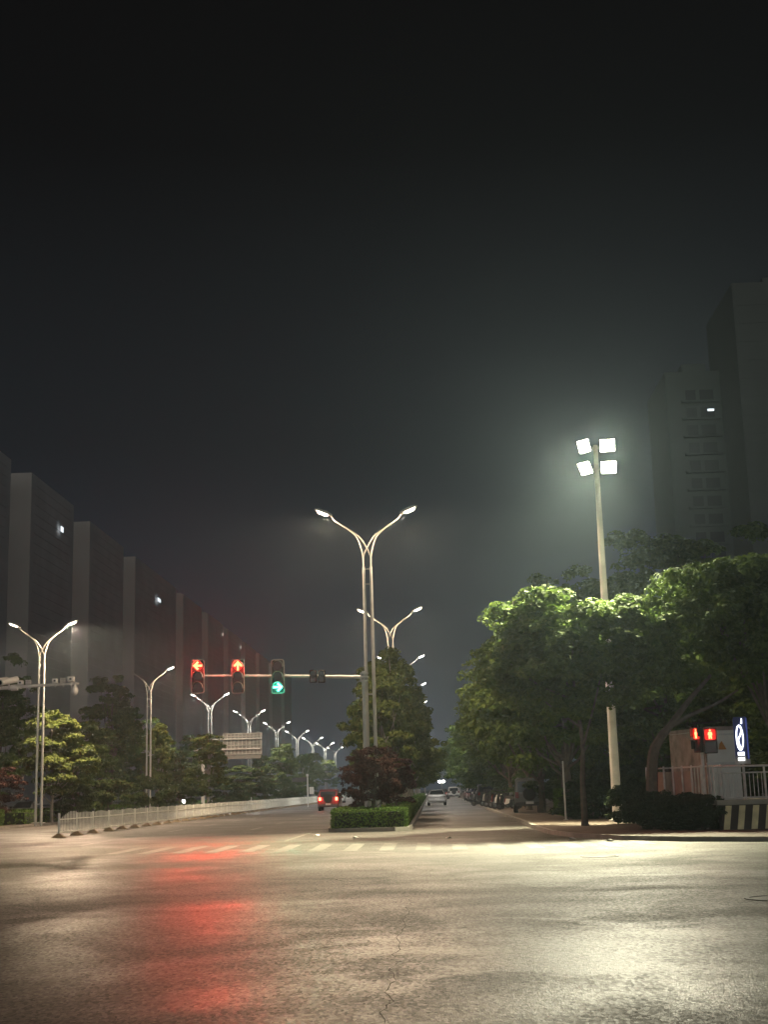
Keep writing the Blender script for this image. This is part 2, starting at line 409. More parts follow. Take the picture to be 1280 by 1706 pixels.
# ------------------------------------------------------------------ foliage
def mesh_np(name, V, F, m):
    me = bpy.data.meshes.new(name); nv, nf = len(V), len(F)
    me.vertices.add(nv); me.vertices.foreach_set('co', V.astype(np.float32).ravel())
    me.loops.add(nf*4); me.loops.foreach_set('vertex_index', F.astype(np.int32).ravel())
    me.polygons.add(nf); me.polygons.foreach_set('loop_start', np.arange(0, nf*4, 4, dtype=np.int32))
    try: me.polygons.foreach_set('loop_total', np.full(nf, 4, dtype=np.int32))
    except Exception: pass
    me.materials.append(m); me.update(calc_edges=True); me.validate(); return me
def leaves(P, Nrm, length, width, rng):
    """rhombic leaves at P with normals Nrm"""
    n = len(P); t = rng.normal(size=(n, 3)); t -= (t*Nrm).sum(1)[:, None]*Nrm; t /= np.linalg.norm(t, axis=1)[:, None]
    s = np.cross(Nrm, t); L = (length*rng.uniform(.6, 1.35, n))[:, None]; W = (width*rng.uniform(.6, 1.35, n))[:, None]
    V = np.stack([P - t*L*.5, P + s*W*.5 + Nrm*L*.08, P + t*L*.5 - Nrm*L*.06, P - s*W*.5 + Nrm*L*.08], 1).reshape(-1, 3)
    return V, np.arange(4*n).reshape(n, 4)
def crown(name, seed, rx, z0, z1, ncl, nper, ll, lw, m, shape='round', bias=.42):
    """boughs spread through the crown, leaf clusters on each bough, leaves in each cluster: gaps stay open between boughs"""
    rng = np.random.default_rng(seed)
    nb = max(14, ncl//9)
    D = rng.normal(size=(nb, 3)); D /= np.linalg.norm(D, axis=1)[:, None]
    lob = rng.normal(size=(9, 3)); lob /= np.linalg.norm(lob, axis=1)[:, None]; amp = rng.uniform(-.30, .30, 9)
    f = 1 + (np.exp(4*(D@lob.T-1))*amp).sum(1)
    rr = rng.uniform(bias**3, 1, nb)**(1/3)*f*rng.uniform(.80, 1.08, nb)
    zc = (z0+z1)/2; hz = (z1-z0)/2
    C = D*rr[:, None]*.86; zz = C[:, 2]
    if shape == 'cone': k = np.clip(1.0-.55*zz, .25, 1.35)*np.where(zz < -.7, .75, 1)
    elif shape == 'dome': k = np.where(zz < 0, 1.05-.1*zz, 1.0)
    else: k = np.ones(nb)
    B = np.stack([C[:, 0]*rx*k, C[:, 1]*rx*k, zc + zz*hz], 1)
    Ps = []; Ns = []; CC = []
    per = max(1, ncl//nb)
    for bc, d in zip(B, D):
        br = rx*rng.uniform(.20, .34); nc = rng.integers(int(per*.7), int(per*1.35)+1)
        for _ in range(nc):
            q = rng.normal(size=3); q /= np.linalg.norm(q); q[2] = abs(q[2])*.8 - .25
            c = bc + q*br*rng.uniform(.45, 1.05)*np.array([1.1, 1.1, .72]); CC.append(c)
            cr_ = rx*rng.uniform(.07, .14); v = rng.normal(size=(nper, 3)); v /= np.linalg.norm(v, axis=1)[:, None]
            rad = rng.uniform(.15, 1, nper)**.5
            p = c + v*rad[:, None]*cr_*np.array([1.2, 1.2, .65]); p[:, 2] -= cr_*.35*rad*rad
            nn = v*.5 + np.array([0, 0, .7]) + d*.2 + rng.normal(size=(nper, 3))*.45
            nn /= np.linalg.norm(nn, axis=1)[:, None]; Ps.append(p); Ns.append(nn)
    V, F = leaves(np.concatenate(Ps), np.concatenate(Ns), ll, lw, rng)
    return mesh_np(name, V, F, m), np.array(B)
def trunk_mesh(name, C, H, r, fork, m, seed, lean=(0, 0), limbs=14):
    rs = random.Random(seed); b = MB()
    top = Vector((lean[0]*H*.6, lean[1]*H*.6, H*.82))
    path = smooth_path([(0, 0, -.1), (lean[0]*fork*.3, lean[1]*fork*.3, fork*.5), (lean[0]*fork+.05, lean[1]*fork-.04, fork), (lean[0]*H*.45-.1, lean[1]*H*.45+.1, H*.6), top], 5)
    n = len(path); b.tube(path, [r*(1.25 if i == 0 else 1)*(1-.85*i/(n-1)) for i in range(n)], 8)
    for c in rs.sample(list(map(tuple, C)), min(limbs, len(C))):
        c = Vector(c); a = rs.uniform(.25, .75); s0 = path[int(a*(n-1))]; mid = (s0+c)/2 + Vector((rs.uniform(-.3, .3), rs.uniform(-.3, .3), -.25))
        b.tube(smooth_path([s0, mid, c], 4), [r*.42*(1-.1*i) for i in range(9)], 5)
    return b.mesh(name, m, True)
class Kind:
    def __init__(s, H, rx, pairs): s.H, s.rx, s.pairs = H, rx, pairs
def make_kind(H, rx, z0, seeds, ncl, nper, ll, lw, lm, tr, shape, bark='bark', fork=2.5, limbs=14, bias=.42):
    prs = []
    for sd in seeds:
        cm, C = crown('crown', sd, rx, z0, H, ncl, nper, ll, lw, lm, shape, bias)
        prs.append((cm, trunk_mesh('trunk', C, H, tr, fork, M[bark], sd, limbs=limbs)))
    return Kind(H, rx, prs)
K_BROAD = make_kind(10.5, 4.0, 1.3, (11, 12, 13), 820, 50, .26, .15, M['leaf_broad'], .2, 'dome', fork=3)
K_LIT = make_kind(10.5, 4.0, 4.2, (61,), 780, 50, .26, .15, M['leaf_broad'], .13, 'dome', fork=3.6, limbs=4)
K_HIGH = make_kind(10.5, 4.0, 1.9, (64, 62, 63), 760, 50, .26, .15, M['leaf_broad'], .2, 'dome', fork=3)
K_HOOD = make_kind(10.5, 4.0, 4.5, (66,), 640, 50, .26, .15, M['leaf_broad'], .2, 'dome', fork=4)
K_ROW = make_kind(9.0, 2.5, 1.0, (21, 22, 23), 520, 46, .23, .13, M['leaf_row'], .12, 'cone', bark='pale_bark')
K_PLUM = make_kind(4.2, 1.7, .7, (31, 32), 330, 44, .13, .075, M['leaf_plum'], .07, 'round', fork=1.1, limbs=12)
K_SHRUB = make_kind(3.0, 1.9, .15, (41, 42), 230, 48, .16, .09, M['leaf_shrub'], .05, 'dome', fork=.5, limbs=8)
K_BUSH = make_kind(2.0, 1.3, -.25, (71, 72), 620, 46, .11, .065, M['leaf_bush'], .04, 'dome', fork=.4, limbs=6, bias=.62)
K_TALL = make_kind(16.0, 4.0, 2.0, (51, 52), 1000, 50, .32, .18, M['leaf_broad'], .24, 'round', fork=5)
tcount = [0]
def tree(name, label, group, kind, x, y, H, rad, z=.12, var=None, rz=None, lean=0):
    v = tcount[0] if var is None else var; tcount[0] += 1
    cm, tm = kind.pairs[v % len(kind.pairs)]
    t = thing(name, label, 'shrub' if 'shrub' in name or 'bush' in name else 'tree', (x, y, z), rz if rz is not None else random.uniform(0, 6.28), group)
    t.scale = (rad/kind.rx, rad/kind.rx, H/kind.H)
    for nm, me in (('trunk', tm), ('crown', cm)):
        o = bpy.data.objects.new(nm, me); col.objects.link(o); o.parent = t
    return t
def tree_px(name, label, group, kind, px, py_top, Y, wpx, **kw):
    p = at(px, py_top, Y); return tree(name, label, group, kind, p.x, Y, (p.z-.12)*.98, wpx/2/CAM_F*Y, **kw)

def hedge(name, label, box, n, ll, seed, top_bump=.05, group=None, z=.13):
    """clipped hedge: twiggy core and a shell of small leaves"""
    x0, x1, y0, y1, h = box; rng = np.random.default_rng(seed)
    t = thing(name, label, 'hedge', ((x0+x1)/2, y0, z), 0, group); cx = (x0+x1)/2
    MB().box((0, (y1-y0)/2, h/2-.05), (x1-x0-.24, y1-y0-.24, h-.12)).build('twig_core', M['hedge_core'], t)
    w_, d_ = x1-x0, y1-y0; areas = np.array([w_*d_, w_*h, d_*h, d_*h]); areas = areas/areas.sum()
    P = []; Nn = []
    for k, (cnt, nv) in enumerate(zip((areas*n).astype(int), ((0, 0, 1), (0, -1, 0), (1, 0, 0), (-1, 0, 0)))):
        u, v = rng.uniform(0, 1, cnt), rng.uniform(0, 1, cnt); dep = rng.uniform(-.10, .04, cnt)
        if k == 0: q = np.stack([(u-.5)*w_, v*d_, h+dep+top_bump*np.sin(u*w_*3+1)*np.sin(v*d_*2.3)], 1)
        elif k == 1: q = np.stack([(u-.5)*w_, -dep, v*h], 1)
        elif k == 2: q = np.stack([w_/2+dep, u*d_, v*h], 1)
        else: q = np.stack([-w_/2-dep, u*d_, v*h], 1)
        m_ = np.array(nv)*.9 + rng.normal(size=(cnt, 3))*.5; m_ /= np.linalg.norm(m_, axis=1)[:, None]
        P.append(q); Nn.append(m_)
    V, F = leaves(np.concatenate(P), np.concatenate(Nn), ll, ll*.6, rng)
    o = bpy.data.objects.new('leaf_shell', mesh_np('leaf_shell', V, F, M['leaf_hedge'])); col.objects.link(o); o.parent = t
    return t
hedge('hedge', 'clipped green hedge on the median island, short block behind the crosswalk kerb', (-4.05, -1.05, 54.75, 76, .72), 42000, .085, 61)
hedge('hedge', 'long clipped median hedge running away behind the plum trees', (-4.0, -1.05, 78, 220, .75), 30000, .16, 62)
hedge('hedge', 'low clipped hedge at the left edge beside the purple plum tree', (-34, -25.2, 77.6, 80.4, .95), 22000, .11, 63)
hedge('hedge', 'low hedge along the planting strip behind the white fence', (-27.5, -25.0, 84, 220, .8), 22000, .17, 64)
hedge('hedge', 'dark hedge behind the pavement between the thin post and the floodlight pole', (6.3, 8.6, 63.5, 72, 1.25), 16000, .11, 65)

# ---- trees of the right-hand side
GR = 'trees along the right kerb'
tree('street_tree', 'broad tree in front of the floodlight pole, its top lit bright green', GR, K_LIT, 5.5, 50.4, 9.1, 3.95, var=0, rz=.4)
tree('street_tree', 'broad dark tree over the kiosk at the right edge', GR, K_HOOD, 12.4, 50.0, 10.4, 3.8, var=0, rz=2.0)
ry = [(6.0, 61, 10.2, 4.1, 'broad tree overhanging the road just left of the floodlight pole'),
      (6.6, 69, 11.2, 4.0, 'broad tree behind the thin bare post'),
      (6.1, 77, 11.0, 4.2, 'broad tree beside the dark parked off-roader'),
      (6.0, 86, 10.6, 4.2, 'broad tree just beyond the dark parked off-roader'),
      (6.2, 95, 10.4, 4.2, 'broad tree above the nearest parked scooters'),
      (6.0, 105, 10.8, 4.2, 'broad tree above the far end of the scooter row'),
      (6.1, 117, 10.5, 4.3, 'broad tree above the first parked cars'),
      (6.0, 130, 10.6, 4.3, 'broad tree above the middle of the parked cars'),
      (6.0, 146, 10.4, 4.4, 'broad tree above the far parked cars'),
      (6.0, 165, 10.6, 4.5, 'hazy broad tree far down the right kerb'),
      (6.0, 190, 10.6, 4.6, 'second farthest hazy tree of the right kerb row'),
      (6.0, 225, 10.8, 4.8, 'farthest hazy tree of the right kerb row')]
for x, y, h, r, l in ry: tree('street_tree', l, GR, K_HIGH if y < 120 else K_BROAD, x, y, h, r)
for x, y, h, r, l in ((11.0, 64, 9.2, 4.0, 'low branched tree filling the dark behind the floodlight pole'), (16.5, 62, 9.5, 4.2, 'low branched tree behind the kiosk roof'), (22, 60, 9.5, 4.2, 'low branched tree at the right picture edge'), (11.5, 80, 9.6, 4.3, 'low branched tree behind the thicket by the off-roader')):
    tree('street_tree', l, GR, K_BROAD, x, y, h, r)
GB = 'tall trees behind the right kerb row'
for px, py, Y, wpx, l in ((1000, 900, 72, 210, 'tall tree whose green top shows right of the floodlight pole'),
                          (1110, 845, 82, 270, 'tallest hazy tree, its top in front of the grey tower'),
                          (1215, 885, 70, 250, 'tall dim tree right of the tallest one, before the right tower'),
                          (1290, 900, 60, 240, 'tall dark tree cut by the right edge of the picture'),
                          (925, 965, 88, 170, 'hazy tree top left of the floodlight pole')):
    tree_px('tall_tree', l, GB, K_TALL, px, py, Y, wpx)
# the leaning bare-limbed trunk by the kiosk
def leaning_tree():
    p = at(1084, 1335, 46.5)
    t = thing('leaning_tree', 'leaning tree with a bare forked trunk left of the kiosk', 'tree', (p.x, 46.5, .12))
    o = p; b = MB()
    def q(px, py, dy=0): v = at(px, py, 46.5+dy); return (v.x-o.x, dy, v.z-.12)
    b.tube(smooth_path([(0, 0, -.1), q(1088, 1270), q(1098, 1235), q(1118, 1208), q(1148, 1168, .2), q(1185, 1125, .5)], 6), [.22-.0055*i for i in range(31)], 8)
    b.tube(smooth_path([q(1112, 1214), q(1150, 1192, .1), q(1195, 1172, .4), q(1230, 1150, .8)], 5), [.09-.004*i for i in range(16)], 7)
    b.build('trunk', M['bark'], t, True)
    me, C = crown('crown', 77, 2.6, 4.4, 7.6, 120, 70, .2, .12, M['leaf_broad'], 'round')
    ob = bpy.data.objects.new('crown', me); col.objects.link(ob); ob.parent = t; ob.location = (2.1, .8, 0)
leaning_tree()
GS = 'dark bushes at the right corner'
for px, py, Y, wpx, l in ((1165, 1305, 43.6, 110, 'rounded dark bush touching the striped wall'),
                          (1098, 1306, 44.6, 110, 'rounded dark bush between striped wall and floodlight pole'),
                          (1062, 1280, 51, 110, 'taller bush right behind the foot of the floodlight pole'),
                          (985, 1285, 61, 120, 'bush left of the foot of the floodlight pole'),
                          (1125, 1312, 43.9, 90, 'low bush in front of the brown sheet railing')):
    tree_px('bush', l, GS, K_BUSH, px, py, Y, wpx)
for px, py, Y, wpx, l in ((930, 1255, 78, 130, 'tall thicket bush behind the thin bare post'), (1000, 1240, 72, 150, 'tall thicket bush behind the floodlight pole'),
                          (1075, 1235, 68, 150, 'tall thicket bush behind the leaning trunk'), (1150, 1225, 64, 160, 'tall thicket bush left behind the kiosk'),
                          (1230, 1215, 62, 170, 'tall thicket bush behind the lit upright sign'), (1300, 1215, 58, 160, 'tall thicket bush at the right picture edge'),
                          (895, 1262, 92, 110, 'tall thicket bush behind the dark off-roader'), (850, 1272, 110, 100, 'tall thicket bush behind the scooters'), (815, 1282, 135, 80, 'far thicket bush behind the parked cars')):
    tree_px('bush', l, 'thicket behind the right pavement', K_SHRUB, px, py, Y, wpx)

# ---- trees of the median
GM = 'trees on the median island'
my = [(-2.35, 67, 8.8, 1.9, 'leafy median tree right behind the signal mast, lit by the lamp'),
      (-2.1, 73, 10.4, 2.1, 'tall dim median tree behind the lit one'),
      (-1.9, 80, 10.6, 2.4, 'third median tree, its right side showing over the road'),
      (-2.2, 89, 9.6, 2.8, 'fourth median tree from the crosswalk'),
      (-2.0, 98, 9.0, 2.8, 'fifth median tree from the crosswalk'),
      (-2.0, 109, 9.0, 2.9, 'sixth median tree from the crosswalk'),
      (-2.0, 122, 8.8, 3.0, 'median tree beside the silver saloon'),
      (-2.0, 138, 8.8, 3.0, 'median tree just past the silver saloon'),
      (-1.9, 160, 9.0, 3.1, 'last but one median tree in the haze'),
      (-1.9, 190, 9.0, 3.2, 'farthest median tree in the haze')]
for x, y, h, r, l in my: tree('median_tree', l, GM, K_ROW, x, y, h, r)
GP = 'purple leaved plum trees'
for x, y, h, r, l in ((-2.35, 56.15, 3.9, 1.25, 'purple leaved plum tree round the foot of the signal mast'),
                      (-3.35, 60.5, 3.4, .95, 'purple leaved plum tree at the left side of the median, by the red car'),
                      (-1.6, 60.0, 3.5, 1.2, 'purple leaved plum tree at the right side of the median'),
                      (-2.6, 69, 3.6, 1.4, 'dark plum tree farther back along the median'),
                      (-29.2, 84, 4.4, 2.0, 'purple leaved plum tree at the left picture edge behind the low hedge'),
                      (-26.6, 84, 4.0, 1.6, 'purple leaved plum tree beside the leftmost street lamp')):
    tree('plum_tree', l, GP, K_PLUM, x, y, h, r)

# ---- trees left of the fence
GL = 'trees in the left planting strip'
for px, py, Y, wpx, l in ((90, 1150, 88, 125, 'bright leafy tree behind the leftmost street lamp'),
                          (264, 1168, 119, 66, 'narrow lit tree beside the second left street lamp'),
                          (346, 1196, 117, 84, 'tree touching the left end of the big sign board'),
                          (402, 1262, 150, 90, 'low dark tree under the big sign board'),
                          (470, 1214, 186, 62, 'lit tree right of the big sign board'),
                          (505, 1238, 225, 52, 'small lit tree behind the post with a camera'),
                          (525, 1240, 262, 42, 'hazy lit tree left of the plum trees, nearer one'),
                          (545, 1250, 310, 40, 'hazy lit tree nearest the plum trees'),
                          (440, 1240, 200, 60, 'dark tree right behind the big sign board'),
                          (300, 1235, 140, 70, 'dark tree between the second lamp and the sign pole')):
    tree_px('strip_tree', l, GL, K_ROW, px, py, Y, wpx)
GD = 'tall dim trees far left'
for px, py, Y, wpx, l in ((188, 1110, 132, 110, 'tall dim tree between the two left street lamps'),
                          (5, 1095, 112, 110, 'tall dim tree at the left picture edge'),
                          (130, 1190, 120, 110, 'dim tree right behind the bright leafy one'),
                          (240, 1200, 150, 90, 'dim tree behind the second left street lamp'),
                          (318, 1215, 190, 70, 'dim tree behind the red left arrow signal')):
    tree_px('dim_tree', l, GD, K_TALL, px, py, Y, wpx)
GU = 'shrubs behind the white fence'
for px, py, Y, wpx, l in ((120, 1283, 92, 90, 'dark green shrub right of the leftmost plum tree'),
                          (180, 1280, 97, 95, 'dark green shrub behind the first fence panels'),
                          (245, 1283, 104, 95, 'dark green shrub at the foot of the second left lamp'),
                          (300, 1290, 116, 80, 'dark green shrub left of the sign pole'),
                          (375, 1290, 128, 85, 'dark green shrub under the left half of the sign board'),
                          (425, 1292, 140, 80, 'dark green shrub under the right half of the sign board'),
                          (475, 1290, 165, 70, 'dark green shrub under the lit tree by the sign board'),
                          (505, 1302, 200, 45, 'farthest dark shrub left of the camera post')):
    tree_px('shrub', l, GU, K_SHRUB, px, py, Y, wpx)

# ------------------------------------------------------------------ street lamps
def lamp_light(parent, loc, power, colr, size=150, name='bulb_light', rot=(0, 0, 0), blend=.35, rad=.12):
    l = bpy.data.lights.new(name, 'SPOT'); l.energy = power; l.color = colr; l.spot_size = R(size); l.spot_blend = blend; l.shadow_soft_size = rad
    o = bpy.data.objects.new(name, l); col.objects.link(o); o.parent = parent; o.location = loc; o.rotation_euler = rot; return o
def street_lamp(label, group, x, y, H, span, lens, power, colr, broken=None, bright=(1, 1), single=None):
    """twin posts, a pair of curved branches to each side, a cobra head at each end"""
    t = thing('street_lamp', label, 'street lamp', (x, y, .12), 0, group); H -= .12
    g = .30; yk = H-2.35
    for s in (-1, 1):
        MB().tube([(s*g/2*1.15, 0, -.1), (s*g/2, 0, yk)], [.085, .062], 12).build('post', M['galv'], t, True)
    for z in (yk-.1, yk-.75, yk*.5, 1.2): MB().box((0, 0, z), (g+.12, .07, .05)).build('bracket', M['galv'], t)
    MB().box((0, 0, .1), (.75, .5, .04)).build('base_plate', M['galv'], t)
    for s in (-1, 1):
        if single and s != single: continue
        a = MB(); hx = s*(span/2-.35); tip = (hx, 0, H-.07)
        join = (s*span*.23, 0, H-.62)
        for o in (-1, 1):
            st = (o*g/2, 0, yk)
            a.tube(smooth_path([st, (o*g/2 + s*.03, 0, yk+.55), (s*.36 + o*.05, 0, H-1.05), join], 7), [.042-.0006*i for i in range(22)], 8)
        a.tube(smooth_path([join, (s*span*.36, 0, H-.3), tip], 6), .034, 8)
        a.build('arm', M['galv'], t, True)
        hd = MB(); an = -s*R(22)
        if broken == s:
            hd.box((hx+s*.05, 0, H-.04), (.30, .10, .05), (0, an, 0)); hd.tube([(hx-s*.1, 0, H-.1), (hx-s*.08, 0, H-.45)], .012, 6); hd.box((hx-s*.08, 0, H-.5), (.12, .1, .14))
            tag(hd.build('lamp_head', M['galv'], t), 'broken lamp head with its lantern hanging loose'); continue
        c0 = Vector((hx + s*.33, 0, H+.10))
        rot = Euler((0, an, 0)).to_matrix()
        prof = [(-.42, -.03), (-.38, .05), (-.1, .11), (.28, .09), (.42, .02), (.42, -.03)]
        for wy in (1,):
            vs = []; n = len(prof)
            for yy, sc_ in ((-.15, .75), (-.10, 1), (.10, 1), (.15, .75)):
                for u, v in prof: vs.append(c0 + rot @ Vector((s*u, yy, v*sc_ - .005)))
            fs = [tuple(range(n)), tuple(range(4*n-1, 3*n-1, -1))]
            for k in range(3):
                for i in range(n): fs.append((k*n+i, k*n+(i+1) % n, (k+1)*n+(i+1) % n, (k+1)*n+i))
            hd.add(vs, fs)
        h = hd.build('lamp_head', M['galv'], t, True)
        ln = MB(); vs = []
        for yy in (-.11, .11): vs += [c0 + rot @ Vector((s*u, yy, v)) for u, v in ((-.22, -.034), (-.12, -.10), (.22, -.10), (.32, -.034))]
        ln.add(vs, [(0, 1, 2, 3), (7, 6, 5, 4), (0, 4, 5, 1), (1, 5, 6, 2), (2, 6, 7, 3), (3, 7, 4, 0)])
        ln.build('lens', lens, h)
        if power: lamp_light(h, c0 + Vector((0, 0, -.2)), power*bright[(s+1)//2], colr, 166, rot=(0, an*.3, 0), rad=.30, blend=.22)
    return t
WARM = (1, .73, .48); WHITE = (1, .92, .82)
GLM = 'twin arm lamps on the median'
mlab = ['tall twin armed street lamp nearest on the median, the signal mast bolted to it',
        'twin armed street lamp second along the median, rising from the trees',
        'third median street lamp, only its right lantern clear of the trees',
        'fourth median street lamp, a small light at the tree edge',
        'fifth median street lamp, a dot of light among leaves', 'sixth median street lamp, faint dot low in the trees', 'seventh median street lamp, the farthest dot of light']
for i, l in enumerate(mlab):
    street_lamp(l, GLM, -2.48, 57.5+33.2*i, 13.40, 3.72, M['lens_warm'] if i < 2 else M['lens_cool'], LAMP_W, WARM if i < 2 else WHITE)
GLL = 'twin arm lamps along the left strip'
llab = ['leftmost street lamp with one glaring lantern and one small one', 'second left street lamp, its left lantern broken off', 'left street lamp half hidden under the red left arrow signal',
        'left street lamp rising behind the big sign board', 'left street lamp just right of the sign board over trees', 'left street lamp above the post with a camera', 'small left street lamp near the plum trees, nearer of two', 'small left street lamp close to the plum trees', 'farthest left street lamp, a dot in haze']
for i, l in enumerate(llab):
    street_lamp(l, GLL, -23.9, 82.9+32.26*i, 12.2, 3.6, M['lens_warm'] if i == 0 else M['lens_cool'], LAMP_W*(1 if i else 1.15), WARM if i < 2 else WHITE, broken=-1 if i == 1 else None, bright=(.4 if i == 0 else 1, 3.0 if i == 0 else 1))

# ------------------------------------------------------------------ floodlight pole
def flood_pole():
    x, y = 7.36, 55.4; top = at(986, 742, y).z
    t = thing('floodlight_pole', 'tall pale pole carrying four glaring floodlights at the right corner', 'floodlight pole', (x, y, .12)); H = top-.12
    MB().tube([(0, 0, -.1), (0, 0, H*.55), (0, 0, H)], [.20, .15, .095], 16).build('shaft', M['flood_pole'], t, True)
    MB().tube([(0, 0, 0), (0, 0, .05), (0, 0, .10), (0, 0, .16)], [.36, .36, .24, .21], 16).build('base_plate', M['flood_pole'], t)
    for zz in (H-.12, H-1.05):
        MB().box((0, 0, zz), (1.15, .08, .08)).build('cross_arm', M['galv'], t)
    MB().box((-.13, -.22, 6.15), (.30, .12, .42)).build('control_box', M['white_metal'], t, bevel=.02)
    for s in (-1, 1):
        for k, zz in enumerate((H-.10, H-1.03)):
            a = R(72 if k == 0 else 64); az = R(-26 + s*22)      # tilt from straight down, and to the side
            rot = Euler((math.pi/2-a, 0, 0)).to_matrix()
            rz = Euler((0, 0, az)).to_matrix()
            c = Vector((s*.46, -.30, zz)); mm = rz @ rot
            def tf(vs): return [c + mm @ Vector(v) for v in vs]
            hb = MB()                                             # housing is a shallow tray open to local -y
            fr = [(-.31, -.10, -.26), (.31, -.10, -.26), (.31, -.10, .26), (-.31, -.10, .26)]
            bk = [(-.17, .12, -.15), (.17, .12, -.15), (.17, .12, .15), (-.17, .12, .15)]
            hb.add(tf(fr+bk), [(0, 1, 5, 4), (1, 2, 6, 5), (2, 3, 7, 6), (3, 0, 4, 7), (4, 5, 6, 7)])
            vis = [(-.32, -.10, .265), (.32, -.10, .265), (.32, -.24, .275), (-.32, -.24, .275), (-.32, -.10, .28), (.32, -.10, .28), (.32, -.24, .29), (-.32, -.24, .29)]
            hb.add(tf(vis), [(0, 1, 2, 3), (4, 5, 6, 7), (0, 1, 5, 4), (1, 2, 6, 5), (2, 3, 7, 6), (3, 0, 4, 7)])
            h = hb.build('floodlight', M['dark_metal'], t)
            ln = MB().add(tf([(-.295, -.085, -.245), (.295, -.085, -.245), (.295, -.085, .245), (-.295, -.085, .245)]), [(0, 1, 2, 3)])
            o = ln.build('lens', M['lens_flood'], h)
            d = mm @ Vector((0, -1, 0))
            sp = lamp_light(h, c + d*.3, FLOOD_W, (1, .95, .70), 100, 'flood_beam', d.to_track_quat('-Z', 'Y').to_euler(), .75, .22)
            ar = bpy.data.lights.new('flood_spill', 'SPOT'); ar.spot_size = R(80); ar.spot_blend = 1; ar.energy = FLOOD_SPILL_W; ar.color = (1, .95, .62); ar.shadow_soft_size = .2
            ao = bpy.data.objects.new('flood_spill', ar); col.objects.link(ao); ao.parent = h; ao.location = c + d*.45; ao.rotation_euler = Vector((-.27, -.44, -.86)).to_track_quat('-Z', 'Y').to_euler()
flood_pole()

# ------------------------------------------------------------------ signal mast and signals
YM = 57.25
def mast():
    a = at(607, 1128, YM); e = at(322, 1126, YM)
    t = thing('signal_mast', 'slim mast with a long horizontal arm reaching left over the road', 'signal mast', (a.x, YM, .14))
    z = a.z-.14; L = e.x-a.x
    MB().tube([(0, 0, -.1), (0, 0, z+.25)], [.12, .10], 12).build('pole', M['galv'], t, True)
    MB().tube([(0, 0, z), (L*.5, 0, z + (e.z-a.z)*.5+.02), (L, 0, e.z-.14)], [.075, .06, .045], 10).build('arm', M['white_metal'], t, True)
    b = MB(); b.box((.02, 0, z), (.34, .30, .06)); b.box((.02, 0, z+.16), (.30, .28, .05)); b.box((.02, 0, z-.16), (.30, .28, .05)); b.box((-.14, 0, z), (.05, .28, .36)); b.build('bracket', M['galv'], t)
    MB().box((0, 0, .02), (.5, .5, .04)).build('base_plate', M['galv'], t)
mast()
def arrow_poly(cx, cz, s, rot):
    pts = [(-.06, -.46), (.06, -.46), (.06, .10), (.30, -.12), (.42, .02), (.0, .46), (-.42, .02), (-.30, -.12), (-.06, .10)]
    pts = [(-.10, -.46), (.10, -.46), (.10, .08), (.30, -.12), (.44, .03), (.0, .48), (-.44, .03), (-.30, -.12), (-.10, .08)]
    c, d = math.cos(rot), math.sin(rot)
    return [(cx+s*(c*u-d*v), cz+s*(d*u+c*v)) for u, v in pts]
def hood(b, cx, cz, r, depth, yf):
    """half-round visor over a lens"""
    n = 12; vs = []
    for k in range(n+1):
        an = R(-15) + R(210)*k/n
        cx_, sz_ = math.cos(an), math.sin(an)
        dd = depth*(.55+.45*max(0, sz_))
        vs += [(cx+cx_*r, yf, cz+sz_*r), (cx+cx_*r, yf-dd, cz+sz_*r), (cx+cx_*(r+.012), yf-dd, cz+sz_*(r+.012)), (cx+cx_*(r+.012), yf, cz+sz_*(r+.012))]
    fs = []
    for k in range(n):
        for j in range(4): fs.append((k*4+j, k*4+(j+1) % 4, (k+1)*4+(j+1) % 4, (k+1)*4+j))
    fs += [(0, 1, 2, 3), (n*4+3, n*4+2, n*4+1, n*4)]
    b.add(vs, fs)
def rrect(w_, h_, r, n=4):
    out = []
    for cx, cz, a0 in ((w_/2-r, h_/2-r, 0), (-w_/2+r, h_/2-r, 90), (-w_/2+r, -h_/2+r, 180), (w_/2-r, -h_/2+r, 270)):
        for k in range(n+1):
            a = R(a0+90*k/n); out.append((cx+r*math.cos(a), cz+r*math.sin(a)))
    return out
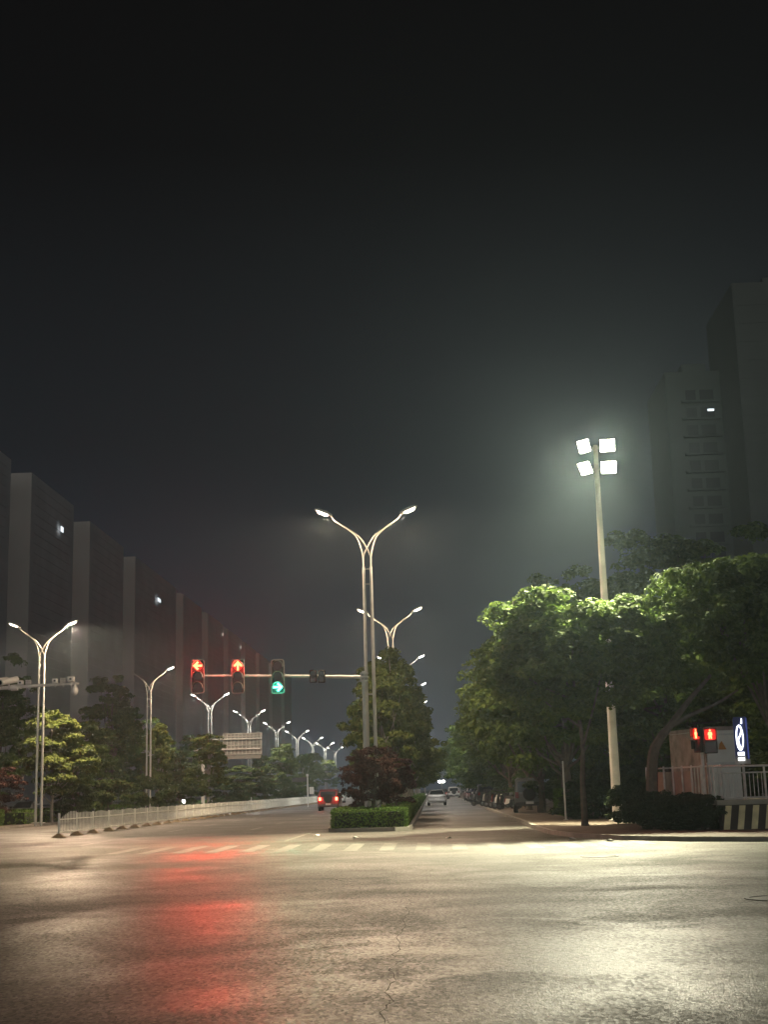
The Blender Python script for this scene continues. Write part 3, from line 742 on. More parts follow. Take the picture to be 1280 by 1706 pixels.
def signal(label, px, lit, rot, m, glow):
    p = at(px, 1127, YM-.28)
    t = thing('arrow_signal', label, 'traffic light', p, 0, 'arrow signals on the mast arm')
    W, H = .56, 1.44
    out, inn = rrect(W, H, .10), rrect(W-.07, H-.07, .075); n = len(out)
    b = MB().prism(rrect(W-.02, H-.02, .09), 'y', -.02, .16); b.build('housing', M['signal_black'], t)
    vs = [(u, -.045, v) for u, v in out] + [(u, -.045, v) for u, v in inn] + [(u, -.018, v) for u, v in inn] + [(u, .0, v) for u, v in out]
    fs = []
    for k in range(3):
        for i in range(n): fs.append((k*n+i, k*n+(i+1) % n, (k+1)*n+(i+1) % n, (k+1)*n+i))
    for i in range(n): fs.append((3*n+i, 3*n+(i+1) % n, (i+1) % n, i))
    MB().add(vs, fs).build('border', M['signal_grey'], t)
    for k, z in enumerate((.45, 0, -.45)):
        ln = MB().disc((0, -.032, z), .19, 'y', .02, 24).build('lens', M['dark_lens'] if k != lit else M['red_face' if m is M['red_arrow'] else 'green_face'], t, True)
        hb = MB(); hood(hb, 0, z, .205, .24, -.022); hb.build('hood', M['signal_grey'], ln, True)
        if k == lit:
            MB().prism(arrow_poly(0, z, .44, rot), 'y', -.052, -.044).build('arrow', m, ln)
            lamp_light(ln, (0, -.30, z), glow[1], glow[0], 150, 'signal_light', (R(-80), 0, 0), .6, .12)
            l = bpy.data.lights.new('signal_halo', 'POINT'); l.energy = glow[1]*.03; l.color = glow[0]; l.shadow_soft_size = .12
            o = bpy.data.objects.new('signal_halo', l); col.objects.link(o); o.parent = ln; o.location = (0, -.34, z-.02)
    MB().box((0, .21, 0), (.12, .12, .3)).build('clamp', M['dark_metal'], t)
REDL = ((1, .03, .018), 1250); GRNL = ((.04, 1, .55), 420)
signal('leftmost signal showing a red left arrow', 329.5, 0, R(90), M['red_arrow'], REDL)
signal('middle signal showing a red arrow pointing up', 396.5, 0, 0, M['red_arrow'], REDL)
signal('signal showing a green right arrow in its lowest lens', 463, 2, R(-90), M['green_arrow'], GRNL)
for px, l in ((522, 'small dark unlit box signal on the mast arm, left one of two'), (536, 'small dark unlit box signal on the mast arm, right one with a pale visor')):
    p = at(px, 1127, YM-.25)
    t = thing('box_signal', l, 'traffic light', p, 0, 'small unlit signals on the mast arm')
    MB().box((0, 0, 0), (.30, .2, .52)).build('housing', M['signal_black'], t, bevel=.03)
    for z in (.12, -.13):
        ln = MB().disc((0, -.11, z), .105, 'y', .03, 18).build('lens', M['dark_glass'], t)
    hb = MB(); hood(hb, 0, .12, .13, .2, -.10); hb.build('hood', M['signal_grey'] if px > 530 else M['signal_black'], t, True)
    MB().box((0, .17, 0), (.1, .14, .2)).build('clamp', M['dark_metal'], t)

# ------------------------------------------------------------------ white road fence
def road_fence():
    X0, Y0, H = -15.85, 58.0, 1.04
    t = thing('road_fence', 'long white picket road barrier down the middle of the carriageway', 'fence', (X0, Y0, 0)); n = 62
    pk = MB(); first = MB()
    for mb, tap in ((pk, False), (first, True)):
        for k in range(12):
            y = .14 + 2.72*k/11; hh = (H-.10) + .05*math.sin(math.pi*k/11)
            if tap: hh = .74 + (.30)*min(1, k/7)
            mb.box((0, y, (.16+hh)/2), (.02, .055, hh-.16)); mb.box((0, y, hh+.012), (.018, .04, .03))
        for z in (.22, .74): mb.box((0, 1.5, z), (.05, 2.92, .05))
    pm, fm = pk.mesh('panel', M['fence']), first.mesh('panel', M['fence'])
    po = MB(); po.box((0, 0, .55), (.075, .075, .92)); pom = po.mesh('post', M['fence'])
    cap = MB(); cap.box((0, 0, 1.04), (.09, .09, .09)); capm = cap.mesh('cap', M['dark_metal'])
    ft = MB(); ft.add([(-.28, -.24, 0), (.28, -.24, 0), (.28, .24, 0), (-.28, .24, 0), (-.06, -.06, .17), (.06, -.06, .17), (.06, .06, .17), (-.06, .06, .17)],
                      [(3, 2, 1, 0), (4, 5, 6, 7), (0, 1, 5, 4), (1, 2, 6, 5), (2, 3, 7, 6), (3, 0, 4, 7)]); ftm = ft.mesh('foot', M['foot'])
    for i in range(n+1):
        p = bpy.data.objects.new('post', pom); col.objects.link(p); p.parent = t; p.location = (random.uniform(-.03, .03), 3*i, 0)
        for nm, me in (('cap', capm), ('foot', ftm)):
            if nm == 'cap' and i == 0: continue
            o = bpy.data.objects.new(nm, me); col.objects.link(o); o.parent = p
        if i < n:
            q = bpy.data.objects.new('panel', fm if i == 0 else pm); col.objects.link(q); q.parent = t; q.location = (0, 3*i, 0); q.rotation_euler = (random.uniform(-.006, .006), random.uniform(-.03, .03), 0)
road_fence()

# ------------------------------------------------------------------ cars
def car(name, label, x, y, paint, style, rz=0, lights='off', group=None, plate='plate', z=0.0):
    t = thing(name, label, 'car', (x, y, z), rz, group)
    if style == 'suv':     # y from tail to nose: z_low, z_belt, z_top, w_low, w_belt, w_top
        ST = [(-2.10, .42, .98, 1.00, .80, .84, .80), (-2.06, .36, 1.02, 1.70, .86, .90, .72), (-1.6, .32, 1.04, 1.78, .90, .93, .74), (.2, .32, 1.02, 1.78, .92, .93, .74), (.55, .32, 1.02, 1.72, .92, .93, .72),
              (1.1, .32, 1.02, 1.06, .92, .92, .80), (2.0, .36, .96, 1.00, .88, .88, .80), (2.15, .45, .80, .86, .80, .82, .76)]
        L = 2.1; wh = (-1.3, 1.35); wr = .37; roof = 1.78
    elif style == 'offroad':
        ST = [(-1.98, .50, 1.08, 1.12, .74, .80, .78), (-1.95, .44, 1.10, 1.86, .80, .83, .74), (-1.6, .42, 1.10, 1.92, .82, .84, .75), (.35, .42, 1.10, 1.92, .82, .84, .75), (.5, .42, 1.10, 1.88, .82, .84, .74),
              (.8, .42, 1.10, 1.14, .82, .83, .78), (1.85, .46, 1.06, 1.10, .80, .80, .76), (1.95, .5, .9, .96, .76, .78, .74)]
        L = 1.97; wh = (-1.2, 1.25); wr = .38; roof = 1.92
    else:
        ST = [(-2.30, .42, .86, .90, .76, .80, .74), (-2.22, .32, .94, .98, .82, .86, .76), (-1.55, .26, .94, 1.02, .87, .89, .74), (-.85, .24, .93, 1.43, .88, .90, .60), (-.2, .24, .92, 1.47, .88, .90, .62), (.35, .24, .92, 1.42, .88, .90, .62),
              (1.15, .24, .90, .96, .88, .88, .74), (2.1, .30, .78, .82, .84, .84, .72), (2.32, .40, .62, .68, .74, .76, .70)]
        L = 2.3; wh = (-1.35, 1.4); wr = .33; roof = 1.46
    n = 10; vs = []
    for (yy, zl, zb, zt, wl, wb, wt) in ST:
        zm = (zl+zb)/2
        vs += [(-wl*.9, yy, zl), (-wl, yy, zl+.06), (-wb, yy, zm), (-wb*.985, yy, zb), (-wt, yy, zt-.04*(zt-zb > .2)), (-wt*.9, yy, zt), (wt*.9, yy, zt), (wt, yy, zt-.04*(zt-zb > .2)), (wb*.985, yy, zb), (wb, yy, zm)]
        vs += [(wl, yy, zl+.06), (wl*.9, yy, zl)]
    n = 12; fs = [tuple(range(n)), tuple(range(len(vs)-1, len(vs)-n-1, -1))]
    for i in range(len(ST)-1):
        for k in range(n): fs.append((i*n+k, i*n+(k+1) % n, (i+1)*n+(k+1) % n, (i+1)*n+k))
    MB().add(vs, fs).build('body', paint, t, True, bevel=.025)
    # glazing, proud of the body
    ra, rb = ST[1], ST[2]
    def win(nm, pts):
        pts = [Vector(p) for p in pts]; nr = (pts[1]-pts[0]).cross(pts[2]-pts[0]).normalized()
        MB().add([p-nr*.012 for p in pts] + [p+nr*.012 for p in pts], [(0, 1, 2, 3), (7, 6, 5, 4), (0, 4, 5, 1), (1, 5, 6, 2), (2, 6, 7, 3), (3, 7, 4, 0)]).build(nm, M['dark_glass'], t)
    if style == 'saloon':
        win('rear_window', [(-.70, -1.50, 1.05), (.70, -1.50, 1.05), (.55, -.93, 1.40), (-.55, -.93, 1.40)])
        win('windscreen', [(-.70, 1.06, 1.02), (.70, 1.06, 1.02), (.57, .44, 1.39), (-.57, .44, 1.39)])
        for s in (-1, 1): win('side_window', [(s*.875, -1.2, .97), (s*.875, .85, .95), (s*.655, .35, 1.36), (s*.645, -.75, 1.37)])
    else:
        r = ra; win('rear_window', [(-.66, r[0]-.02, 1.12), (.66, r[0]-.02, 1.12), (.62, r[0]-.02, roof-.20), (-.62, r[0]-.02, roof-.20)])
        fy = (.5, 1.1) if style == 'suv' else (.5, .8)
        win('windscreen', [(-.72, fy[1]-.02, 1.12), (.72, fy[1]-.02, 1.12), (.64, fy[0]+.06, roof-.16), (-.64, fy[0]+.06, roof-.16)])
        for s in (-1, 1): win('side_window', [(s*.905 if style == 'suv' else s*.83, -1.75, 1.14), (s*.905 if style == 'suv' else s*.83, .5, 1.14), (s*.775, .25, roof-.2), (s*.775, -1.7, roof-.2)])
    tail = M['tail_on'] if lights == 'on' else M['tail_off']
    yb = -L-.03
    for s in (-1, 1):
        if style == 'saloon': MB().box((s*.62, yb+.08, .80), (.34, .10, .14)).build('tail_light', tail, t, bevel=.02)
        else: MB().box((s*.70, yb+.02, .98), (.20, .08, .34 if style == 'offroad' else .26)).build('tail_light', tail, t, bevel=.02)
        MB().box((s*.62, L-.06, .72), (.34, .16, .14)).build('headlight', M['head_on'] if lights == 'head' else M['chrome'], t, bevel=.02)
        MB().box((s*1.0, .62, 1.05), (.20, .10, .15)).build('mirror', paint, t, bevel=.02)
        for yy in wh:
            w_ = MB().tube([(s*.66, yy, wr), (s*.90, yy, wr)], wr, 20).build('wheel', M['tyre'], t, True)
            MB().disc((s*.905, yy, wr), wr*.6, 'x', .03, 14).build('rim', M['chrome'], w_, True)
    MB().box((0, yb+.03, .48), (1.6, .12, .20)).build('bumper', M['dark_metal'] if style != 'saloon' else paint, t, bevel=.03)
    MB().box((0, yb-.035, .55 if style != 'saloon' else .62), (.44, .012, .14)).build('number_plate', M[plate], t)
    if lights == 'on':
        for s in (-1, 1):
            l = bpy.data.lights.new('tail_glow', 'POINT'); l.energy = 14; l.color = (1, .05, .03); l.shadow_soft_size = .08
            o = bpy.data.objects.new('tail_glow', l); col.objects.link(o); o.parent = t; o.location = (s*.68, yb-.18, .95)
    if style != 'saloon':
        MB().tube([(0, yb-.19, 1.02), (0, yb+.0, 1.02)], .36, 22).build('spare_wheel', M['tyre'], t, True)
        for s in (-1, 1): MB().box((s*.62, -.7, roof+.03), (.04, 1.7, .05)).build('roof_rail', M['chrome'], t)
    return t
car('parked_car', 'red off-roader driving away with its tail lights lit', -8.75, 117.5, M['red_paint'], 'suv', lights='on')
car('parked_car', 'silver saloon on the right-hand road beside the median trees', .42, 133.5, M['silver_paint'], 'saloon')
bpy.data.objects['parked_car'].name = 'red_car'
car('parked_car', 'dark boxy off-roader parked on the pavement under the trees', 5.55, 79.5, M['slate_paint'], 'offroad', rz=R(-3), z=.125)
GC = 'cars parked along the right kerb'
for i, (y, pt, st, l) in enumerate(((122, 'black_paint', 'suv', 'dark car nearest in the parked row, beyond the scooters'), (128.5, 'silver_paint', 'saloon', 'silver saloon second in the parked row'), (135, 'black_paint', 'saloon', 'black saloon third in the parked row'),
        (142, 'blue_paint', 'suv', 'navy car fourth in the parked row'), (149, 'black_paint', 'saloon', 'black saloon fifth in the parked row'), (157, 'silver_paint', 'suv', 'silver car sixth in the parked row'), (166, 'black_paint', 'saloon', 'farthest black saloon in the parked row'))):
    car('parked_car', l, 4.75, y, M[pt], st, group=GC, rz=R(random.uniform(-2, 2)), z=.06)
car('moving_car', 'far car with lit red tail lights on the right-hand road', 1.5, 205, M['black_paint'], 'saloon', lights='on')
car('moving_car', 'far white car right of the lit tail lights', 3.3, 212, M['white_paint'], 'suv')
car('moving_car', 'white car with headlights on behind the left low hedge', -33.0, 99, M['white_paint'], 'suv', rz=R(172), lights='head', z=.004)
car('moving_car', 'dark car beside the white one behind the left hedge', -30.9, 104, M['black_paint'], 'saloon', rz=R(176), z=.004)
car('moving_car', 'white car seen through the stems on the median, left of the pale stakes', -13.0, 190, M['white_paint'], 'saloon', lights='off')

# ------------------------------------------------------------------ scooters
def scooter(label, x, y, rz, apron):
    t = thing('scooter', label, 'scooter', (x, y, .125), rz, 'scooters parked along the right kerb')
    for yy in (-.62, .62):
        w_ = MB().tube([(-.05, yy, .23), (.05, yy, .23)], .23, 18).build('wheel', M['tyre'], t, True)
        MB().disc((0, yy, .23), .12, 'x', .12, 12).build('rim', M['chrome'], w_, True)
    b = MB(); b.prism([(-.85, .52), (-.75, .30), (-.35, .26), (.22, .26), (.32, .34), (.10, .34), (-.12, .42), (-.18, .66), (-.82, .66)], 'x', -.14, .14); b.build('body', apron, t, bevel=.03)
    MB().box((0, -.48, .73), (.27, .66, .10)).build('seat', M['seat'], t, bevel=.04)
    MB().box((0, -.92, .84), (.34, .30, .26)).build('top_box', M['seat'], t, bevel=.03)
    f = MB(); f.tube([(0, .62, .23), (0, .40, .80), (0, .34, 1.02)], .035, 8); f.build('fork', M['dark_metal'], t, True)
    MB().add([(-.20, .50, .42), (.20, .50, .42), (.17, .40, .95), (-.17, .40, .95), (-.16, .58, .42), (.16, .58, .42), (.12, .47, .93), (-.12, .47, .93)],
             [(0, 1, 2, 3), (7, 6, 5, 4), (0, 4, 5, 1), (1, 5, 6, 2), (2, 6, 7, 3), (3, 7, 4, 0)]).build('front_shield', apron, t)
    h = MB().tube([(-.34, .26, 1.02), (-.12, .34, 1.03), (.12, .34, 1.03), (.34, .26, 1.02)], .02, 8).build('handlebar', M['dark_metal'], t)
    for s in (-1, 1):
        m_ = MB(); m_.tube([(s*.24, .30, 1.03), (s*.30, .32, 1.20)], .008, 6); m_.box((s*.32, .32, 1.23), (.12, .02, .08)); m_.build('mirror', M['dark_metal'], h)
    MB().disc((0, .50, .93), .07, 'y', .05, 12).build('headlight', M['chrome'], t)
    return t
sl = [(4.9, 89.5, 'black_paint', 'black scooter parked just beyond the dark off-roader'), (5.1, 91.3, 'silver_paint', 'silver scooter second beyond the dark off-roader'), (4.8, 93.2, 'white_paint', 'scooter with a white leg shield amid the row'),
      (5.0, 95.4, 'black_paint', 'black scooter right after the white-shielded one'), (4.7, 97.5, 'red_paint', 'dark red scooter in the middle of the row'), (4.9, 99.8, 'blue_paint', 'navy scooter in the middle of the row'),
      (4.6, 102.4, 'black_paint', 'black scooter following the navy one'), (4.8, 105, 'silver_paint', 'silver scooter toward the far end of the row'), (4.5, 108, 'white_paint', 'white scooter next to the upright one at the row end'), (3.9, 111, 'black_paint', 'black scooter standing out on the road at the row end'),
      (4.7, 114, 'silver_paint', 'last silver scooter before the parked cars')]
for x, y, pt, l in sl: scooter(l, x, y, R(random.uniform(55, 80)), M[pt])

# ------------------------------------------------------------------ camera arm at the left
def camera_arm():
    Y = 62.0; a = at(-60, 1150, Y); e = at(131, 1138.5, Y)
    t = thing('camera_mast', 'white horizontal mast arm carrying traffic cameras at the left edge', 'camera mast', (a.x-1.6, Y, 0)); o = Vector((a.x-1.6, Y, 0))
    def q(px, py, dy=0): return at(px, py, Y+dy)-o
    MB().tube([(0, 0, -.1), (0, 0, a.z+.4)], [.16, .12], 12).build('pole', M['white_metal'], t, True)
    MB().tube([Vector((0, 0, a.z-.15)), q(0, 1146.5), q(60, 1142.5), q(131, 1138.5)], [.11, .085, .07, .05], 10).build('arm', M['white_metal'], t, True)
    MB().tube([q(18, 1146), q(29, 1145.4)], .14, 10).build('sleeve', M['white_metal'], t, True)
    G = 'cameras on the left mast arm'
    def unit(nm, cat, label, px, py, kind):
        p = at(px, py, Y-.05); u = thing(nm, label, cat, p, 0, G)
        if kind == 'bullet':
            MB().tube([(.30, .35, .14), (-.22, -.42, -.06)], .15, 12).build('body', M['white_metal'], u, True)
            MB().box((0, -.02, .13), (.30, .75, .04), (R(14), 0, R(-35))).build('sunshade', M['white_metal'], u)
            MB().tube([(-.225, -.43, -.062), (-.24, -.455, -.067)], .10, 12).build('lens', M['dark_glass'], u)
            MB().tube([(.05, 0, -.1), (.05, .02, -.38)], .04, 8).build('bracket', M['white_metal'], u)
        elif kind == 'flash':
            MB().box((0, 0, 0), (.25, .22, .21)).build('body', M['white_metal'], u, bevel=.03)
            MB().disc((0, -.12, .0), .05, 'y', .03, 12).build('lens', M['dark_glass'], u)
            MB().tube([(0, .02, -.1), (0, .04, -.28)], .03, 8).build('bracket', M['white_metal'], u)
        elif kind == 'led':
            b = MB()
            for i in range(3):
                for j in range(3): b.box(((i-1)*.085, -.06, (j-1)*.075), (.06, .06, .05))
            b.build('lamp_grid', M['sign_rib'], u); MB().box((0, 0, 0), (.27, .06, .24)).build('body', M['sign_back'], u)
            MB().tube([(0, .03, -.1), (0, .05, -.28)], .03, 8).build('bracket', M['white_metal'], u)
        elif kind == 'dome':
            MB().tube([(0, 0, .22), (0, 0, .12), (0, 0, .02), (0, 0, -.10)], [.04, .13, .15, .15], 14).build('hood', M['white_metal'], u, True)
            MB().tube([(0, 0, -.102), (0, 0, -.17), (0, 0, -.215), (0, 0, -.235)], [.135, .12, .07, .02], 14).build('dome', M['plate'], u, True)
            MB().tube([(0, 0, .2), (0, 0, .36)], .03, 8).build('bracket', M['white_metal'], u)
        return u
    unit('traffic_camera', 'camera', 'white bullet camera cut by the left picture edge', -4, 1137, 'bullet')
    unit('traffic_camera', 'camera', 'white bullet camera aimed down to the left, whole in view', 13, 1136, 'bullet')
    unit('flash_unit', 'camera', 'small square white camera left of the lamp posts', 34, 1137.5, 'flash')
    unit('strobe_lamp', 'camera', 'pale grid lamp left of the lamp posts', 47, 1137, 'led')
    unit('flash_unit', 'camera', 'small square white camera right of the lamp posts', 91.5, 1134.5, 'flash')
    unit('strobe_lamp', 'camera', 'pale grid lamp right of the lamp posts', 105, 1134, 'led')
    unit('flash_unit', 'camera', 'white box camera at the tip of the mast arm', 118, 1131.5, 'flash').scale = (1.25, 1.2, 1.15)
    unit('dome_camera', 'camera', 'white dome camera hanging under the tip of the mast arm', 124, 1150, 'dome')
camera_arm()

# ------------------------------------------------------------------ big sign seen from behind
def back_sign():
    Y = 124.0; o = at(338, 1335, Y); o = Vector((o.x, Y, .12))
    t = thing('road_sign', 'big road sign seen from behind, ribbed board on two arms from a pale pole', 'road sign', o)
    def q(px, py, dy=0): return at(px, py, Y+dy)-o
    top = q(338, 1232).z
    MB().tube([(0, 0, -.1), (0, 0, top)], [.17, .14], 12).build('pole', M['white_metal'], t, True)
    l, r, tp, bt = q(370, 1224), q(436, 1219), q(400, 1221).z, q(400, 1262).z
    for z in (tp-.55, bt+.75): MB().tube([(-.9 if z < tp-1 else -.4, 0, z), (r.x-.2, 0, z)], .07, 8).build('arm', M['white_metal'], t, True)
    cx, wd, h = (l.x+r.x)/2, r.x-l.x, tp-bt
    MB().box((cx, .22, bt+h/2+.1), (wd, .04, h-.2)).build('board', M['sign_back'], t)
    MB().box((cx+.12, .22, bt+.04), (wd-.5, .045, .3)).build('lower_strip', M['sign_back'], t)
    b = MB()
    for k in range(11): b.box((l.x+.08+(wd-.16)*k/10, .16, bt+h/2+.12), (.07, .07, h-.3))
    for z in (bt+.32, bt+h*.5, tp-.32, tp-.06): b.box((cx, .13, z), (wd, .05, .07))
    b.build('ribs', M['sign_rib'], t)
back_sign()
def small_bits():
    # post with a camera far down the strip, at the fence
    Y = 150.; o = at(513, 1330, Y); o = Vector((o.x, Y, .0))
    t = thing('camera_post', 'thin white post with a small camera and a square plate far down the strip', 'post', o)
    h = at(513, 1290, Y).z
    MB().tube([(0, 0, -.1), (0, 0, h)], .06, 8).build('post', M['white_metal'], t, True)
    MB().box((0, -.1, h-.1), (.22, .5, .24)).build('camera', M['white_metal'], t, bevel=.03)
    MB().box((.42, 0, at(519, 1317, Y).z), (.5, .06, .75)).build('plate', M['white_metal'], t)
    MB().box((-.9, .05, h-.55), (1.6, .06, .45)).build('sign_plate', M['dark_metal'], t)
    # thin bare post on the right pavement
    o = Vector((5.68, 59.4, .12)); hh = at(940, 1268, 59.4).z-.12
    t = thing('sign_post', 'thin bare grey post standing on the right pavement', 'post', o)
    MB().tube([(0, 0, -.1), (-.01, 0, hh)], [.04, .034], 10).build('post', M['rail'], t, True)
    MB().tube([(0, 0, 0), (0, 0, .03)], .1, 10).build('foot', M['rail'], t)
    # stakes that hold up the young median trees
    for px, l in ((600, 'thin grey post on the median left of the pale stakes'), (617, 'pale tree stake on the median, left of two'), (633, 'pale tree stake on the median, right of two')):
        Y = 60.5 if px != 600 else 64; p = at(px, 1345, Y); hz = at(px, 1316 if px != 600 else 1285, Y).z
        t = thing('tree_stake', l, 'stake', (p.x, Y, .13), 0, 'stakes on the median')
        MB().tube([(0, 0, -.1), (.02, 0, hz-.13)], .045, 8).build('stake', M['white_metal'] if px != 600 else M['rail'], t, True)
        MB().tube([(.015, 0, hz-.32), (.015, 0, hz-.26)], .06, 8).build('tie', M['dark_metal'], t)
    # lantern over the side road at the far left, and a post lamp standing in for a vehicle headlight
    p = at(91, 1311, 105); t = thing('small_lamp', 'small white hanging lamp glowing beside the left plum tree', 'lamp', (p.x, 105, .1)); z = p.z-.1
    MB().tube([(0, .4, -.1), (0, .4, z+.5), (0, .2, z+.62), (0, 0, z+.45), (0, 0, z+.2)], .03, 8).build('post', M['dark_metal'], t, True)
    MB().tube([(0, 0, z+.24), (0, 0, z+.10), (0, 0, z-.02)], [.05, .14, .17], 12).build('shade', M['dark_metal'], t, True)
    MB().tube([(0, 0, z-.02), (0, 0, z-.12), (0, 0, z-.18)], [.15, .12, .03], 12).build('bulb', M['lens_cool'], t, True)
    p = at(306, 1335, 125); t = thing('small_lamp', 'small white light just above the white fence below the sign', 'lamp', (p.x, 125, .1)); z = p.z-.1
    MB().tube([(0, 0, -.1), (0, 0, z-.12)], .03, 8).build('post', M['dark_metal'], t, True)
    MB().tube([(0, 0, z-.16), (0, 0, z-.05), (0, 0, z+.07), (0, 0, z+.16)], [.07, .15, .15, .06], 12).build('bulb', M['lens_cool'], t, True)
    # gantry far down the right-hand road
    Y = 400.; a = at(722, 1287, Y); c = at(752, 1287, Y); zt = at(738, 1281, Y).z; zb = at(738, 1296, Y).z
    t = thing('sign_gantry', 'far pale gantry with two stacked boards over the right-hand road', 'gantry', (a.x, Y, 0)); wd = c.x-a.x
    for xx in (-2.5, wd+2.5): MB().tube([(xx, .5, -.1), (xx, .5, zt+.4)], .2, 8).build('leg', M['galv'], t, True)
    MB().box((wd/2, .5, zt-.6), (wd+5, .3, .4)).build('beam', M['galv'], t)
    MB().box((wd/2, 0, zt-.55), (wd, .15, 1.1)).build('upper_board', M['green_sign'], t)
    MB().box((wd/2, 0, zb+.65), (wd, .15, 1.3)).build('lower_board', M['green_sign'], t)
    p = at(736, 1302, 330); t = thing('far_lamp', 'distant lamp glowing under the far gantry', 'lamp', (p.x, 330, 0)); z = p.z
    MB().tube([(0, 0, -.1), (0, 0, z)], .07, 8).build('post', M['galv'], t, True)
    for s in (-1, 1):
        MB().tube([(s*.45, 0, z-.3), (s*.45, 0, z), (s*.45, 0, z+.3)], [.2, .45, .2], 10).build('bulb', M['lens_cool'], t, True)
    # blue and red shop signs beyond the off-roader
    p = at(895, 1305, 78.2); t = thing('banner', 'small red sign glimpsed above the dark off-roader', 'sign', (p.x, 78.2, .12)); z = p.z-.12
    MB().box((0, 0, z), (.75, .06, .7)).build('sheet', M['red_cloth'], t); MB().tube([(0, .08, -.1), (0, .08, z+.35)], .03, 8).build('post', M['dark_metal'], t, True)
    # litter
    for px, py, l in ((748, 1397, 'white scrap of paper on the road right of the median'), (955, 1399, 'white scrap of litter at the right end of the crosswalk'), (1018, 1402, 'white scrap at the pavement edge under the floodlight pole'), (594, 1397, 'white scrap on the road before the median kerb'), (528, 1393, 'white scrap on the road left of the median')):
        g = gpt(px, py); t = tag(MB().add([(-.12, -.06, .0), (.02, -.1, .03), (.14, -.02, .0), (.08, .08, .06), (-.06, .09, .02), (0, 0, .07)], [(0, 1, 5), (1, 2, 5), (2, 3, 5), (3, 4, 5), (4, 0, 5), (4, 3, 2, 1, 0)]).build('paper_scrap', M['paper']), l, 'litter', 'litter on the road')
        t.location = (g.x, g.y, .008); t.rotation_euler = (0, 0, random.uniform(0, 6))
    for px, py, l in ((1296, 1497, 'round iron manhole cover at the right edge of the junction'), (1000, 1427, 'round iron manhole cover right of the crosswalk stripes')):
        g = gpt(px, py); t = thing('manhole_cover', l, 'manhole cover', (g.x, g.y, .002))
        MB().disc((0, 0, .003), .36, 'z', .006, 28).build('lid', M['iron'], t)
        b = MB(); n = 28
        vs = [(r_*math.cos(2*math.pi*k/n), r_*math.sin(2*math.pi*k/n), z_) for r_, z_ in ((.375, .004), (.375, .012), (.44, .012), (.44, .002)) for k in range(n)]
        b.add(vs, [(j*n+k, j*n+(k+1) % n, (j+1)*n+(k+1) % n, (j+1)*n+k) for j in range(3) for k in range(n)]); b.build('frame', M['iron'], t)
small_bits()

